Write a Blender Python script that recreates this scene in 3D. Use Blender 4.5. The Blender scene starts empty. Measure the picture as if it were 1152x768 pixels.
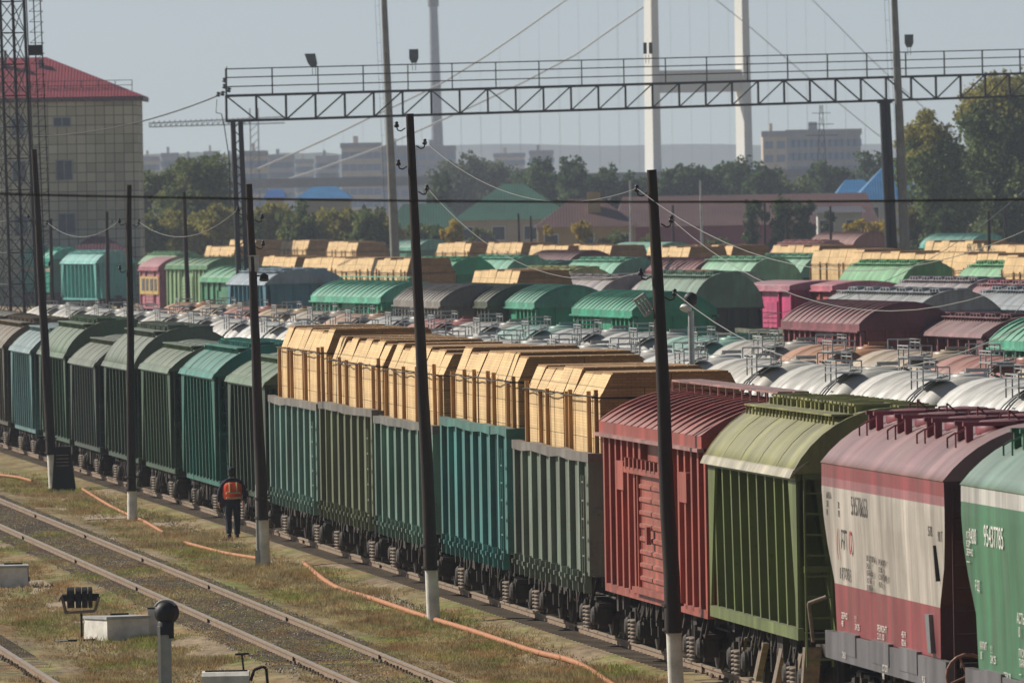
import bpy, math, random
from mathutils import Vector, Matrix, noise
R=math.radians; PI=math.pi
random.seed(7)
S=bpy.context.scene; COL=S.collection
# ------------------------------------------------------------------ camera (a long telephoto from a footbridge)
F=13181.8; HC=8.19; PITCH=.01222; ROLL=.01778; TH=-.103409; X0=24.6018      # pixels of a 1152 wide frame, metres, radians
cd=bpy.data.cameras.new('camera'); cam=bpy.data.objects.new('camera',cd); COL.objects.link(cam); S.camera=cam
cd.sensor_width=36; cd.lens=F/1152*36; cd.clip_start=1; cd.clip_end=60000
_R=Vector((1,0,0)); _U=Vector((0,math.sin(PITCH),math.cos(PITCH))); _F=Vector((0,math.cos(PITCH),-math.sin(PITCH)))
_c,_s=math.cos(ROLL),math.sin(ROLL); RT=_R*_c-_U*_s; UP=_R*_s+_U*_c
m=Matrix.Identity(4)
for i in range(3): m[i][0]=RT[i]; m[i][1]=UP[i]; m[i][2]=-_F[i]
m[2][3]=HC; cam.matrix_world=m
cd.dof.use_dof=True; cd.dof.focus_distance=225; cd.dof.aperture_fstop=9
# ------------------------------------------------------------------ sky, sun, exposure
SUN_AZ=62; SUN_EL=36                       # degrees left of the viewing direction, above the horizon
w=bpy.data.worlds.new('World'); S.world=w; w.use_nodes=True
nt=w.node_tree; bg=nt.nodes['Background']; sky=nt.nodes.new('ShaderNodeTexSky'); sky.sky_type='NISHITA'; sky.sun_disc=False
sky.sun_elevation=R(SUN_EL); sky.sun_rotation=R(360-SUN_AZ); sky.air_density=1.0; sky.dust_density=1.0; sky.ozone_density=1.7
bg.inputs[1].default_value=.05
tc=nt.nodes.new('ShaderNodeTexCoord'); mp=nt.nodes.new('ShaderNodeMapping'); mp.inputs['Location'].default_value=(0,0,.06)
nt.links.new(tc.outputs['Generated'],mp.inputs['Vector']); nt.links.new(mp.outputs['Vector'],sky.inputs['Vector'])
sx=nt.nodes.new('ShaderNodeSeparateXYZ'); nt.links.new(tc.outputs['Generated'],sx.inputs[0])
mr=nt.nodes.new('ShaderNodeMapRange'); nt.links.new(sx.outputs['Z'],mr.inputs['Value']); mr.inputs['From Min'].default_value=.03; mr.inputs['From Max'].default_value=.22; mr.inputs['To Min'].default_value=1.6; mr.inputs['To Max'].default_value=.82
vm=nt.nodes.new('ShaderNodeVectorMath'); vm.operation='SCALE'; nt.links.new(sky.outputs[0],vm.inputs[0]); nt.links.new(mr.outputs[0],vm.inputs['Scale']); nt.links.new(vm.outputs[0],bg.inputs[0])
sl=bpy.data.lights.new('sun','SUN'); sl.energy=4.6; sl.angle=R(.5); sl.color=(1,.93,.82)
so=bpy.data.objects.new('sun',sl); COL.objects.link(so)
SV=Vector((-math.sin(R(SUN_AZ))*math.cos(R(SUN_EL)),math.cos(R(SUN_AZ))*math.cos(R(SUN_EL)),math.sin(R(SUN_EL))))
so.rotation_euler=SV.to_track_quat('Z','Y').to_euler()
vs=S.view_settings; vs.view_transform='Standard'; vs.look='None'; vs.exposure=.24; vs.gamma=1; vs.use_curve_mapping=False
S.render.resolution_x=1024; S.render.resolution_y=682
S.cycles.volume_bounces=1; S.cycles.max_bounces=5; S.cycles.transparent_max_bounces=8
S.cycles.use_denoising=True
# ------------------------------------------------------------------ measuring helpers: where a sight line meets a height or a distance
def ray(x,y): return _F*F+RT*(x-576)+UP*(384-y)
def atz(x,y,z):
    d=ray(x,y); t=(z-HC)/d.z; return Vector((d.x*t,d.y*t,z))
def atd(x,y,D):
    d=ray(x,y); t=D/d.y; return Vector((d.x*t,D,HC+d.z*t))
DIR=Vector((math.sin(TH),math.cos(TH),0)); PER=Vector((math.cos(TH),-math.sin(TH),0))
def trk(off,Y):                      # point of the line parallel to the front track, off metres to its right, at distance Y
    return Vector((X0+math.tan(TH)*Y+off/math.cos(TH),Y,0))
def px(p):
    v=p-Vector((0,0,HC)); return 576+F*v.dot(RT)/v.dot(_F)
def trkx(off,z,x):                   # distance Y at which that line, at height z, shows in picture column x
    a,b=60.,1500.
    for _ in range(50):
        q=(a+b)/2; p=trk(off,q); p.z=z
        if px(p)>x: a=q
        else: b=q
    return q
# ------------------------------------------------------------------ materials
def srgb(h):
    h=h.lstrip('#'); v=[int(h[i:i+2],16)/255 for i in (0,2,4)]
    return tuple((c/12.92 if c<=.04045 else ((c+.055)/1.055)**2.4) for c in v)+(1,)
MATS={}
def newmat(n):
    m=bpy.data.materials.new(n); m.use_nodes=True; MATS[n]=m
    return m,m.node_tree,m.node_tree.nodes['Principled BSDF']
def N(nt,t,**k):
    n=nt.nodes.new(t)
    for a,b in k.items(): setattr(n,a,b)
    return n
def mix(nt,fac,a,b,mode='MIX'):
    n=N(nt,'ShaderNodeMix',data_type='RGBA',blend_type=mode)
    for s,v in ((0,fac),(6,a),(7,b)):
        if isinstance(v,bpy.types.NodeSocket): nt.links.new(v,n.inputs[s])
        else: n.inputs[s].default_value=v
    return n.outputs[2]
def tex(nt,scale,detail=3,sc=(1,1,1),coord='Object',rough=.6,loc=(0,0,0)):
    tc=N(nt,'ShaderNodeTexCoord'); mp=N(nt,'ShaderNodeMapping'); mp.inputs['Scale'].default_value=sc; mp.inputs['Location'].default_value=loc
    n=N(nt,'ShaderNodeTexNoise'); n.inputs['Scale'].default_value=scale; n.inputs['Detail'].default_value=detail; n.inputs['Roughness'].default_value=rough
    nt.links.new(tc.outputs[coord],mp.inputs[0]); nt.links.new(mp.outputs[0],n.inputs['Vector']); return n.outputs[0]
def ramp(nt,src,stops,inter='LINEAR'):
    r=N(nt,'ShaderNodeValToRGB'); r.color_ramp.interpolation=inter
    e=r.color_ramp.elements
    while len(e)<len(stops): e.new(.5)
    for q,(p,c) in zip(e,stops): q.position=p; q.color=c if len(c)==4 else tuple(c)+(1,)
    nt.links.new(src,r.inputs[0]); return r.outputs[0]
def g(v): return (v,v,v,1)
def rgb(nt,src,p0,p1): return ramp(nt,src,[(p0,g(0)),(p1,g(1))])
def weather(nt,col,dirt='#5a5248',amt=.55,rust=.4,ws=1.):
    """fading, dust, run-off streaks and rust flecks that belong to the paint"""
    a=tex(nt,.7*ws,4); b=tex(nt,5*ws,3,(1,1,.12)); c=tex(nt,9*ws,5)
    col=mix(nt,1,col,ramp(nt,tex(nt,1.4,2,(.1,1,.06)),[(.36,g(.7)),(.62,g(1.2))]),'MULTIPLY')
    col=mix(nt,1,col,ramp(nt,a,[(.3,g(.68)),(.72,g(1.15))]),'MULTIPLY')
    f=N(nt,'ShaderNodeMath',operation='MULTIPLY'); nt.links.new(rgb(nt,b,.45,.75),f.inputs[0]); f.inputs[1].default_value=amt
    col=mix(nt,f.outputs[0],col,srgb(dirt))
    ge=N(nt,'ShaderNodeNewGeometry'); sp=N(nt,'ShaderNodeSeparateXYZ'); nt.links.new(ge.outputs['True Normal'],sp.inputs[0])
    up=rgb(nt,sp.outputs['Z'],.35,.95); f=N(nt,'ShaderNodeMath',operation='MULTIPLY'); nt.links.new(up,f.inputs[0]); nt.links.new(ramp(nt,a,[(.3,g(.12)),(.7,g(.5))]),f.inputs[1])
    col=mix(nt,f.outputs[0],col,srgb('#8d887c'))
    f=N(nt,'ShaderNodeMath',operation='MULTIPLY'); nt.links.new(rgb(nt,c,.6,.7),f.inputs[0]); f.inputs[1].default_value=rust
    return mix(nt,f.outputs[0],col,srgb('#4a3022'))
def bumpy(nt,p,src,st,dist=.02):
    b=N(nt,'ShaderNodeBump'); b.inputs['Strength'].default_value=st; b.inputs['Distance'].default_value=dist
    nt.links.new(src,b.inputs['Height']); nt.links.new(b.outputs[0],p.inputs['Normal'])
# one paint for every vehicle: the colour comes from the object
m,nt,p=newmat('paint'); oi=N(nt,'ShaderNodeObjectInfo')
nt.links.new(weather(nt,oi.outputs['Color']),p.inputs['Base Color']); p.inputs['Roughness'].default_value=.52
bumpy(nt,p,tex(nt,2.2,3),.5,.03)
m,nt,p=newmat('clean_paint'); oi=N(nt,'ShaderNodeObjectInfo')
nt.links.new(weather(nt,oi.outputs['Color'],amt=.22,rust=.06),p.inputs['Base Color']); p.inputs['Roughness'].default_value=.45
bumpy(nt,p,tex(nt,1.2,2),.35,.03)
def simple(n,col,rough=.8,var=.25,scale=3.,metal=0,sc=(1,1,1),bump=0.,spec=None):
    m,nt,p=newmat(n); c=srgb(col)
    t=tex(nt,scale,4,sc)
    nt.links.new(mix(nt,1,c,ramp(nt,t,[(.28,g(1-var)),(.75,g(1+var))]),'MULTIPLY'),p.inputs['Base Color'])
    p.inputs['Roughness'].default_value=rough; p.inputs['Metallic'].default_value=metal
    if spec is not None: p.inputs['Specular IOR Level'].default_value=spec
    if bump: bumpy(nt,p,t,bump)
    return m
simple('running_gear','#322a24',.8,.5,5.); simple('gear_light','#7d6e60',.75,.45,6.)
simple('rail_side','#84705e',.85,.25,3.); simple('rail_head','#b5a896',.4,.15,3.,.3)
simple('sleeper_wood','#6b5f50',.95,.4,3.); simple('steel_dark','#131315',.6,.3,4.); simple('steel_grey','#6b6d6e',.55,.3,4.)
simple('galvanised','#a8a9a6',.45,.25,5.); simple('white_paint','#d9d8d2',.6,.12,5.); simple('wire','#8d8d88',.5,.1,1.); simple('wire_dark','#25231f',.7,.1,1.)
simple('creosote','#2a1e18',.85,.45,2.,sc=(3,3,.25),bump=.6); simple('bark','#4a3f33',.95,.4,2.,sc=(2,2,.4)); simple('concrete_pole','#8d8a82',.9,.25,1.5,bump=.3)
simple('porcelain','#23211f',.3,.1,3.); simple('hose_rubber','#a86f48',.7,.18,2.5); simple('concrete_box','#a7a9a8',.9,.28,3.,bump=.5)
simple('glass_dark','#3d4650',.25,.2,2.); simple('black_rubber','#191918',.8,.2,2.); simple('white_wash','#dedad0',.9,.3,3.,bump=.5)
simple('scrap','#6d5846',.9,.55,4.,bump=1.)
def boards(n,col,across,bw,bh,dark=.45,var=.28,rot=None):
    m,nt,p=newmat(n); tc=N(nt,'ShaderNodeTexCoord'); sp=N(nt,'ShaderNodeSeparateXYZ'); cb=N(nt,'ShaderNodeCombineXYZ')
    nt.links.new(tc.outputs['Object'],sp.inputs[0]); nt.links.new(sp.outputs[across],cb.inputs[0]); nt.links.new(sp.outputs['Z'],cb.inputs[1])
    br=N(nt,'ShaderNodeTexBrick'); nt.links.new(cb.outputs[0],br.inputs['Vector']); c=srgb(col)
    br.inputs['Color1'].default_value=tuple(x*(1-var) for x in c[:3])+(1,); br.inputs['Color2'].default_value=tuple(min(1,x*(1+var*.6)) for x in c[:3])+(1,)
    br.inputs['Mortar'].default_value=tuple(x*dark for x in c[:3])+(1,); br.inputs['Scale'].default_value=1; br.inputs['Mortar Size'].default_value=.004
    br.inputs['Brick Width'].default_value=bw; br.inputs['Row Height'].default_value=bh; br.inputs['Bias'].default_value=0
    t=tex(nt,1.6,4); col2=mix(nt,1,br.outputs['Color'],ramp(nt,t,[(.3,g(.8)),(.7,g(1.12))]),'MULTIPLY')
    b2=N(nt,'ShaderNodeTexBrick'); nt.links.new(cb.outputs[0],b2.inputs['Vector']); b2.inputs['Scale'].default_value=1; b2.inputs['Brick Width'].default_value=1.3; b2.inputs['Row Height'].default_value=.46; b2.inputs['Mortar Size'].default_value=.009; b2.inputs['Color1'].default_value=g(.88); b2.inputs['Color2'].default_value=g(1.08); b2.inputs['Mortar'].default_value=g(.38); b2.offset=.37
    col2=mix(nt,1,col2,b2.outputs['Color'],'MULTIPLY')
    nt.links.new(col2,p.inputs['Base Color']); p.inputs['Roughness'].default_value=.8; bumpy(nt,p,br.outputs['Fac'],-.5,.01)
boards('sawn_side','#d6b583','Y',3.9,.05,.72,.1); boards('sawn_end','#ae8656','X',.16,.05,.55,.16)
simple('stake_wood','#ab8050',.85,.35,3.,sc=(2,2,.4),bump=.5); simple('top_plank','#9c7a52',.85,.35,2.5,sc=(1,1,6))
# ------------------------------------------------------------------ mesh builder
class MB:
    def __init__(s): s.v=[]; s.f=[]; s.m=[]; s.sm=[]
    def add(s,vs,fs,mi=0,smooth=False):
        o=len(s.v); s.v+= [tuple(v) for v in vs]
        for f in fs: s.f.append(tuple(o+i for i in f)); s.m.append(mi); s.sm.append(smooth)
        return s
    def box(s,x0,x1,y0,y1,z0,z1,mi=0):
        return s.add([(x0,y0,z0),(x1,y0,z0),(x1,y1,z0),(x0,y1,z0),(x0,y0,z1),(x1,y0,z1),(x1,y1,z1),(x0,y1,z1)],
              [(0,3,2,1),(4,5,6,7),(0,1,5,4),(1,2,6,5),(2,3,7,6),(3,0,4,7)],mi)
    def prism(s,pr,y0,y1,mi=0,caps=True,smooth=False,dx=0,dz=0):      # profile in x,z pushed along y
        n=len(pr); vs=[(x,y0,z) for x,z in pr]+[(x+dx,y1,z+dz) for x,z in pr]
        fs=[(i,(i+1)%n,n+(i+1)%n,n+i) for i in range(n)]
        s.add(vs,fs,mi,smooth)
        if caps: s.add(vs,[tuple(range(n-1,-1,-1)),tuple(range(n,2*n))],mi)
        return s
    def prismx(s,pr,x0,x1,mi=0):      # profile in y,z pushed along x
        n=len(pr); vs=[(x0,y,z) for y,z in pr]+[(x1,y,z) for y,z in pr]
        return s.add(vs,[(i,n+i,n+(i+1)%n,(i+1)%n) for i in range(n)]+[tuple(range(n)),tuple(range(2*n-1,n-1,-1))],mi)
    def prismz(s,pr,z0,z1,mi=0,top=None):
        n=len(pr); top=top or pr; vs=[(x,y,z0) for x,y in pr]+[(x,y,z1) for x,y in top]
        return s.add(vs,[(i,(i+1)%n,n+(i+1)%n,n+i) for i in range(n)]+[tuple(range(n-1,-1,-1)),tuple(range(n,2*n))],mi)
    def tube(s,p0,p1,r0,r1=None,n=8,mi=0,smooth=True):
        r1=r0 if r1 is None else r1; p0=Vector(p0); p1=Vector(p1); d=p1-p0
        if d.length<1e-6: return s
        d.normalize(); a=d.orthogonal().normalized(); b=d.cross(a)
        vs=[p0+(a*math.cos(t)+b*math.sin(t))*r0 for t in [2*PI*i/n for i in range(n)]]+[p1+(a*math.cos(t)+b*math.sin(t))*r1 for t in [2*PI*i/n for i in range(n)]]
        s.add(vs,[(i,(i+1)%n,n+(i+1)%n,n+i) for i in range(n)],mi,smooth); s.add(vs,[tuple(range(n-1,-1,-1)),tuple(range(n,2*n))],mi); return s
    def path(s,pts,r,n=6,mi=0):
        for a,b in zip(pts,pts[1:]): s.tube(a,b,r,r,n,mi)
        return s
    def lathe(s,prof,c,axis,n=20,mi=0):      # prof: (t along axis, radius)
        c=Vector(c); ax=Vector(axis).normalized(); a=ax.orthogonal().normalized(); b=ax.cross(a); vs=[]
        for t,r in prof:
            for i in range(n):
                q=2*PI*i/n; vs.append(c+ax*t+(a*math.cos(q)+b*math.sin(q))*r)
        k=len(prof); fs=[(j*n+i,j*n+(i+1)%n,(j+1)*n+(i+1)%n,(j+1)*n+i) for j in range(k-1) for i in range(n)]
        s.add(vs,fs,mi,True); s.add(vs[:n],[tuple(range(n-1,-1,-1))],mi); s.add(vs[-n:],[tuple(range(n))],mi); return s
    def mesh(s,name,mats):
        me=bpy.data.meshes.new(name); me.from_pydata(s.v,[],s.f)
        if not isinstance(mats,(list,tuple)): mats=[mats]
        for q in mats: me.materials.append(MATS[q] if isinstance(q,str) else q)
        me.polygons.foreach_set('material_index',s.m); me.polygons.foreach_set('use_smooth',s.sm); me.update()
        return me
    def build(s,name,mats,parent=None,color=None):
        o=bpy.data.objects.new(name,s.mesh(name,mats)); COL.objects.link(o)
        if parent: o.parent=parent
        if color: o.color=srgb(color) if isinstance(color,str) else color
        return o
def tag(o,label=None,cat=None,group=None,kind=None):
    if label: o['label']=label
    if cat: o['category']=cat
    if group: o['group']=group
    if kind: o['kind']=kind
    return o
def thing(name,label,cat,loc=(0,0,0),rz=0,group=None):
    o=bpy.data.objects.new(name,None); COL.objects.link(o); o.location=loc; o.rotation_euler=(0,0,rz); return tag(o,label,cat,group)
def kids(o): return list(o.children)
def copy_tree(o,parent=None):
    c=o.copy(); COL.objects.link(c); c.parent=parent
    for ch in kids(o): copy_tree(ch,c)
    return c
# ================================================================== GROUND
def ground_color(nt,grass_only=False):
    geo=N(nt,'ShaderNodeNewGeometry'); mp=N(nt,'ShaderNodeMapping'); mp.inputs['Scale'].default_value=(1,.28,1); nt.links.new(geo.outputs['Position'],mp.inputs[0])
    def nz(s,d,loc):
        n=N(nt,'ShaderNodeTexNoise'); n.inputs['Scale'].default_value=s; n.inputs['Detail'].default_value=d
        q=N(nt,'ShaderNodeMapping'); q.inputs['Location'].default_value=loc; nt.links.new(mp.outputs[0],q.inputs[0]); nt.links.new(q.outputs[0],n.inputs['Vector']); return n.outputs[0]
    a=nz(.45,3,(0,0,0)); b=nz(1.3,4,(31,7,0)); c=nz(6,3,(3,70,0)); d=nz(.28,2,(11,40,0))
    col=mix(nt,rgb(nt,a,.46,.64),srgb('#958867'),srgb('#7c8048'))       # straw / green
    col=mix(nt,rgb(nt,b,.46,.62),col,srgb('#8c7554'))                   # russet dead grass
    if not grass_only: col=mix(nt,rgb(nt,d,.52,.6),col,srgb('#97866f'))
    col=mix(nt,1,col,ramp(nt,nz(.9,4,(50,20,0)),[(.35,g(.72)),(.65,g(1.15))]),'MULTIPLY')
    return mix(nt,1,col,ramp(nt,c,[(.3,g(.66)),(.72,g(1.2))]),'MULTIPLY')
m,nt,p=newmat('ground'); nt.links.new(ground_color(nt),p.inputs['Base Color']); p.inputs['Roughness'].default_value=.95; p.inputs['Specular IOR Level'].default_value=.1
m,nt,p=newmat('grass_blade'); c=mix(nt,1,ground_color(nt,True),g(1.6),'MULTIPLY'); nt.links.new(c,p.inputs['Base Color']); tr=N(nt,'ShaderNodeBsdfTranslucent'); nt.links.new(c,tr.inputs[0]); ms=N(nt,'ShaderNodeMixShader'); ms.inputs[0].default_value=.4; nt.links.new(p.outputs[0],ms.inputs[1]); nt.links.new(tr.outputs[0],ms.inputs[2]); nt.links.new(ms.outputs[0],nt.nodes['Material Output'].inputs[0]); p.inputs['Roughness'].default_value=.8; p.inputs['Specular IOR Level'].default_value=.15
simple('ballast','#6a6158',.95,.35,7.,bump=.6); simple('dirt','#9c8a74',.95,.2,1.5)
b=MB(); b.add([(-9000,-60,0),(9000,-60,0),(9000,12000,0),(-9000,12000,0)],[(0,1,2,3)]); tag(b.build('ground','ground'),kind='structure')
# a low far ridge on the horizon
def ridge(name,D,xs,mat,depth=400):
    b=MB(); n=len(xs); vs=[]
    for x,y in xs:
        t=atd(x,y,D); vs+= [(t.x,D-depth*.3,0),(t.x,D,t.z),(t.x,D+depth,0)]
    fs=[]
    for i in range(n-1):
        a=3*i; fs+=[(a,a+3,a+4,a+1),(a+1,a+4,a+5,a+2)]
    b.add(vs,fs,0,True); return tag(b.build(name,mat),kind='structure')
simple('far_woods','#3c4a3a',.95,.3,.02)
xs=[(x,173+1.2*math.sin(x*.05)+.8*math.sin(x*.13+1)) for x in range(-150,520,12)]
ridge('hill',5200,xs,'far_woods')
xs=[(x,163+1*math.sin(x*.03)) for x in range(480,1350,15)]
ridge('hill',7800,xs,'far_woods',900)
# ------------------------------------------------------------------ railway tracks
def rail_prof(): return [(-.07,0),(.07,0),(.07,.015),(.012,.03),(.012,.13),(.036,.14),(.036,.175),(-.036,.175),(-.036,.14),(-.012,.13),(-.012,.03),(-.07,.015)]
def oriented(o,a,b):
    d=b-a; o.location=a; o.rotation_euler=(0,0,math.atan2(-d.x,d.y)); return d.length
def track(a,b,label,nsl=0,plates=False,z=0,bed='ground'):
    L=(b-a).length; t=thing('railway_track',label,'railway track'); oriented(t,a,b)
    bb=MB(); bb.prism([(-2.1,.002+z),(2.1,.002+z),(1.45,.07),(-1.45,.07)],0,L); bb.build('ballast_bed',bed,t)
    for sx in (-.76,.76):
        r=MB(); r.prism([(sx+x,.03+zz) for x,zz in rail_prof()],0,L,0); k=r.build('rail',['rail_side','rail_head'],t)
        k2=MB(); k2.box(sx-.034,sx+.034,0,L,.2055,.209); k2.build('running_surface','rail_head',k)
    n=int(L/.6)
    if nsl:
        sm=None
        for i in range(min(n,nsl)):
            if sm is None:
                q=MB(); q.box(-1.3,1.3,-.11,.11,.04,.085); 
                for sx in (-.76,.76): q.box(sx-.14,sx+.14,-.07,.07,.08,.1); q.box(sx-.12,sx-.08,-.03,.03,.1,.15); q.box(sx+.08,sx+.12,-.03,.03,.1,.15)
                sm=q.build('sleeper','sleeper_wood',t); sm.location=(0,.3,0)
            else:
                c=sm.copy(); COL.objects.link(c); c.parent=t; c.location=(random.uniform(-.03,.03),.3+.6*i,random.uniform(-.026,-.004)); c.rotation_euler=(0,0,random.uniform(-.02,.02))
        if n>nsl:
            q=MB()
            for i in range(nsl,n): q.box(-1.3,1.3,.3+.6*i-.11,.3+.6*i+.11,.04,.085)
            tag(q.build('sleeper','sleeper_wood',t),kind='stuff')
        for i in range(0,n,33):          # joint plates
            for sx in (-.76,.76):
                q=MB(); q.box(sx-.06,sx+.06,i*.6,i*.6+.06,.1,.185); q.build('rail_clamp','running_gear',t)
    return t
pU0=atz(519,768,.25); pU1=atz(23,568,.25); pL0=atz(407,768,.25); pL1=atz(0,589,.25)
d=(pU1-pU0).normalized(); pr=Vector((d.y,-d.x,0)); mid0=pU0-pr*.76; mid0.z=0
NA=mid0-d*45; NB=mid0+d*420
track(NA,NB,'open railway track with two rusty rails crossing the grass in front of the train',100)
q0=atz(70,768,.25); q1=atz(0,722,.25); d3=(q1-q0).normalized(); d3=(d3*.3+d*.7).normalized(); c3=q0-Vector((d3.y,-d3.x,0))*.76; c3.z=0
track(c3-d3*20,c3+d3*60,'railway track of which one rail cuts the bottom left corner of the grass',60)
ORD=['first','second','third','fourth','fifth','sixth','seventh','eighth','ninth','tenth','eleventh','twelfth','thirteenth','fourteenth','fifteenth','sixteenth','seventeenth','eighteenth','nineteenth','twentieth','twenty-first','twenty-second','twenty-third','twenty-fourth','twenty-fifth','twenty-sixth','twenty-seventh','twenty-eighth']
OFFS=[0,5.6,10.9]+[16.3,21,26,31.5,37,42.5,47.6,53,59.5,65,70,76]
for i,o in enumerate(OFFS):
    lab='railway track carrying the front train of hoppers and timber gondolas' if i==0 else \
        'railway track under a row of wagons, %s behind the front train'%ORD[i-1]
    track(trk(o,140),trk(o,1050),lab,100 if i==0 else 0)
# worn footpaths
b=MB()
def strip(b,pts,w,z):
    P=[atz(x,y,0) for x,y in pts]; L=[];Q=[]
    for i,p_ in enumerate(P):
        a=P[max(0,i-1)]; c=P[min(len(P)-1,i+1)]; dd=(c-a).normalized(); nn=Vector((dd.y,-dd.x,0)); ww=w*(.7+.6*random.random())
        L.append((*(p_-nn*ww).xy,z)); Q.append((*(p_+nn*ww).xy,z))
    n=len(P); b.add(L+Q,[(i,n+i,n+i+1,i+1) for i in range(n-1)])
strip(b,[(-30,610),(0,617),(20,630),(50,655),(75,680),(110,700)],.6,.004)
b.build('path','dirt'); tag(bpy.data.objects['path'],kind='structure')
b=MB(); strip(b,[(185,712),(205,725),(235,737),(270,752),(310,768),(350,785)],.42,.004); tag(b.build('path','dirt'),kind='structure')
b=MB(); strip(b,[(20,560),(60,574),(110,585),(150,583),(190,590)],1.1,.004); tag(b.build('path','dirt'),kind='structure')
# grass
def grass():
    rnd=random.Random(3); b=MB(); V=[];Fc=[]
    def blocked(x,y):
        q=Vector((x,y,0))-NA; lat=q.x*d.y-q.y*d.x
        if abs(abs(lat)-.76)<.1: return 2
        if abs(lat)<1.3: return 1
        return 0
    n=0; tries=0
    paths=[[atz(*p,0) for p in L] for L in ([(0,617),(20,630),(50,655),(75,680),(110,700)],[(185,712),(205,725),(235,737),(270,752),(310,768)],[(20,560),(60,574),(110,585),(150,583),(190,590)])]
    while n<64000 and tries<400000:
        tries+=1
        D=188+170*rnd.random()**1.35; x=rnd.uniform(-D*.0475,D*.034)
        e=(x-(X0+math.tan(TH)*D)) 
        if e>-1.5: continue
        k=blocked(x,D)
        if k==2: continue
        pn=noise.noise(Vector((x*.45,D*.13,0)))+.5*noise.noise(Vector((x*1.7,D*.5,4)))
        if k==1 and rnd.random()<.1: continue
        bare=noise.noise(Vector((x*.3+9,D*.07,2)))
        if bare>.22 and rnd.random()<.8: continue
        if e>-2.6 and rnd.random()<.5: continue
        if any(min((p_.x-x)**2+((p_.y-D)*.25)**2 for p_ in L)<.2 for L in paths): continue
        h=(.035+.10*max(0,pn+.15)+.04*rnd.random())*(.6 if k else 1)
        n+=1
        for _ in range(4):
            a=rnd.uniform(0,2*PI); r=rnd.random()*.1; bx=x+r*math.cos(a); by=D+r*math.sin(a)*1.5; ln=rnd.uniform(-.06,.06); hh=h*rnd.uniform(.6,1.3); w=rnd.uniform(.007,.016)
            o=len(V); z0=.06 if k else 0; V+= [(bx-w,by,z0),(bx+w,by+rnd.uniform(-.01,.01),z0),(bx+ln,by+rnd.uniform(-.05,.05),z0+hh)]; Fc.append((o,o+1,o+2))
    b.v=V; b.f=Fc; b.m=[0]*len(Fc); b.sm=[False]*len(Fc)
    tag(b.build('grass','grass_blade'),'short dry grass with greener tufts between the railway tracks','grass',kind='stuff')
grass()
def gravel():
    rnd=random.Random(9); V=[];Fc=[]
    for _ in range(26000):
        D=190+150*rnd.random()**1.3; k=rnd.random()
        if k<.55: off=rnd.choice([-1,1])*rnd.uniform(.9,1.9) if rnd.random()<.6 else rnd.uniform(-.7,.7); q=NA+d*((D-NA.y)/d.y)+Vector((d.y,-d.x,0))*off
        elif k<.85: q=trk(-rnd.uniform(.9,2.4),D)
        else: q=Vector((rnd.uniform(-D*.0475,-D*.01),D,0))
        z=.065 if k<.55 and abs(off)<1.4 else .0; r=rnd.uniform(.012,.04); a=rnd.uniform(0,6.3); o=len(V)
        V+= [(q.x+r*math.cos(a),q.y+r*math.sin(a),z),(q.x+r*math.cos(a+2.1),q.y+r*math.sin(a+2.1),z),(q.x+r*math.cos(a+4.2),q.y+r*math.sin(a+4.2),z),(q.x,q.y,z+r*rnd.uniform(.6,1.3))]
        Fc+= [(o,o+1,o+3),(o+1,o+2,o+3),(o+2,o,o+3)]
    b=MB(); b.v=V; b.f=Fc; b.m=[0]*len(Fc); b.sm=[False]*len(Fc); tag(b.build('gravel','stone_chips'),'loose grey and brown stones beside the rails','gravel',kind='stuff')
simple('stone_chips','#a3988a',.95,.5,.9)
gravel()
# ================================================================== WAGON PARTS
CACHE={}
def shared(key,fn,name,mats,parent,loc=(0,0,0),color=None):
    if key not in CACHE: CACHE[key]=fn().mesh(name,mats)
    o=bpy.data.objects.new(name,CACHE[key]); COL.objects.link(o); o.parent=parent; o.location=loc
    if color: o.color=srgb(color)
    return o
def _wheel():
    b=MB(); b.lathe([(-.07,.475),(-.05,.475),(-.045,.475),(0,.475),(.0,.505),(.03,.505),(.03,.40)],(0,0,0),(1,0,0),24)
    b.lathe([(-.11,.1),(-.07,.38),(-.05,.44)],(0,0,0),(1,0,0),24); b.lathe([(-.2,.1),(-.1,.12)],(0,0,0),(1,0,0),12); return b
def _side():
    b=MB(); x0,x1=-1.28,-1.06
    b.prismx([(-1.15,.80),(-1.15,.62),(-.75,.62),(-.55,.42),(.55,.42),(.75,.62),(1.15,.62),(1.15,.80),(.75,.98),(-.75,.98)],x0+.03,x1-.02)
    b.box(x0-.02,x1+.02,-.75,.75,.94,1.0)
    for y in (-.93,.93):
        b.box(x0-.05,x1,y-.19,y+.19,.52,.86); b.lathe([(0,.17),(.05,.17),(.09,.12)],(x0-.05,y,.675),(-1,0,0),14); b.box(x0-.03,x1,y-.26,y+.26,.84,.9)
    b.box(x0-.07,x1,-.3,.3,.40,.46); b.box(x0-.06,x1,-.06,.06,.42,1.02); b.box(x0-.1,x0,.36,.42,.5,.95); b.box(x0-.1,x0,-.42,-.36,.5,.95)
    return b
def _spring():
    b=MB()
    for yy in (-.19,.19):
        pr=[]
        for i in range(6): pr+=[(i*.07,.07),(i*.07+.012,.12),(i*.07+.045,.12),(i*.07+.057,.07)]
        b.lathe(pr,(-1.33,yy,.42),(0,0,1),12)
    return b
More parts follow.
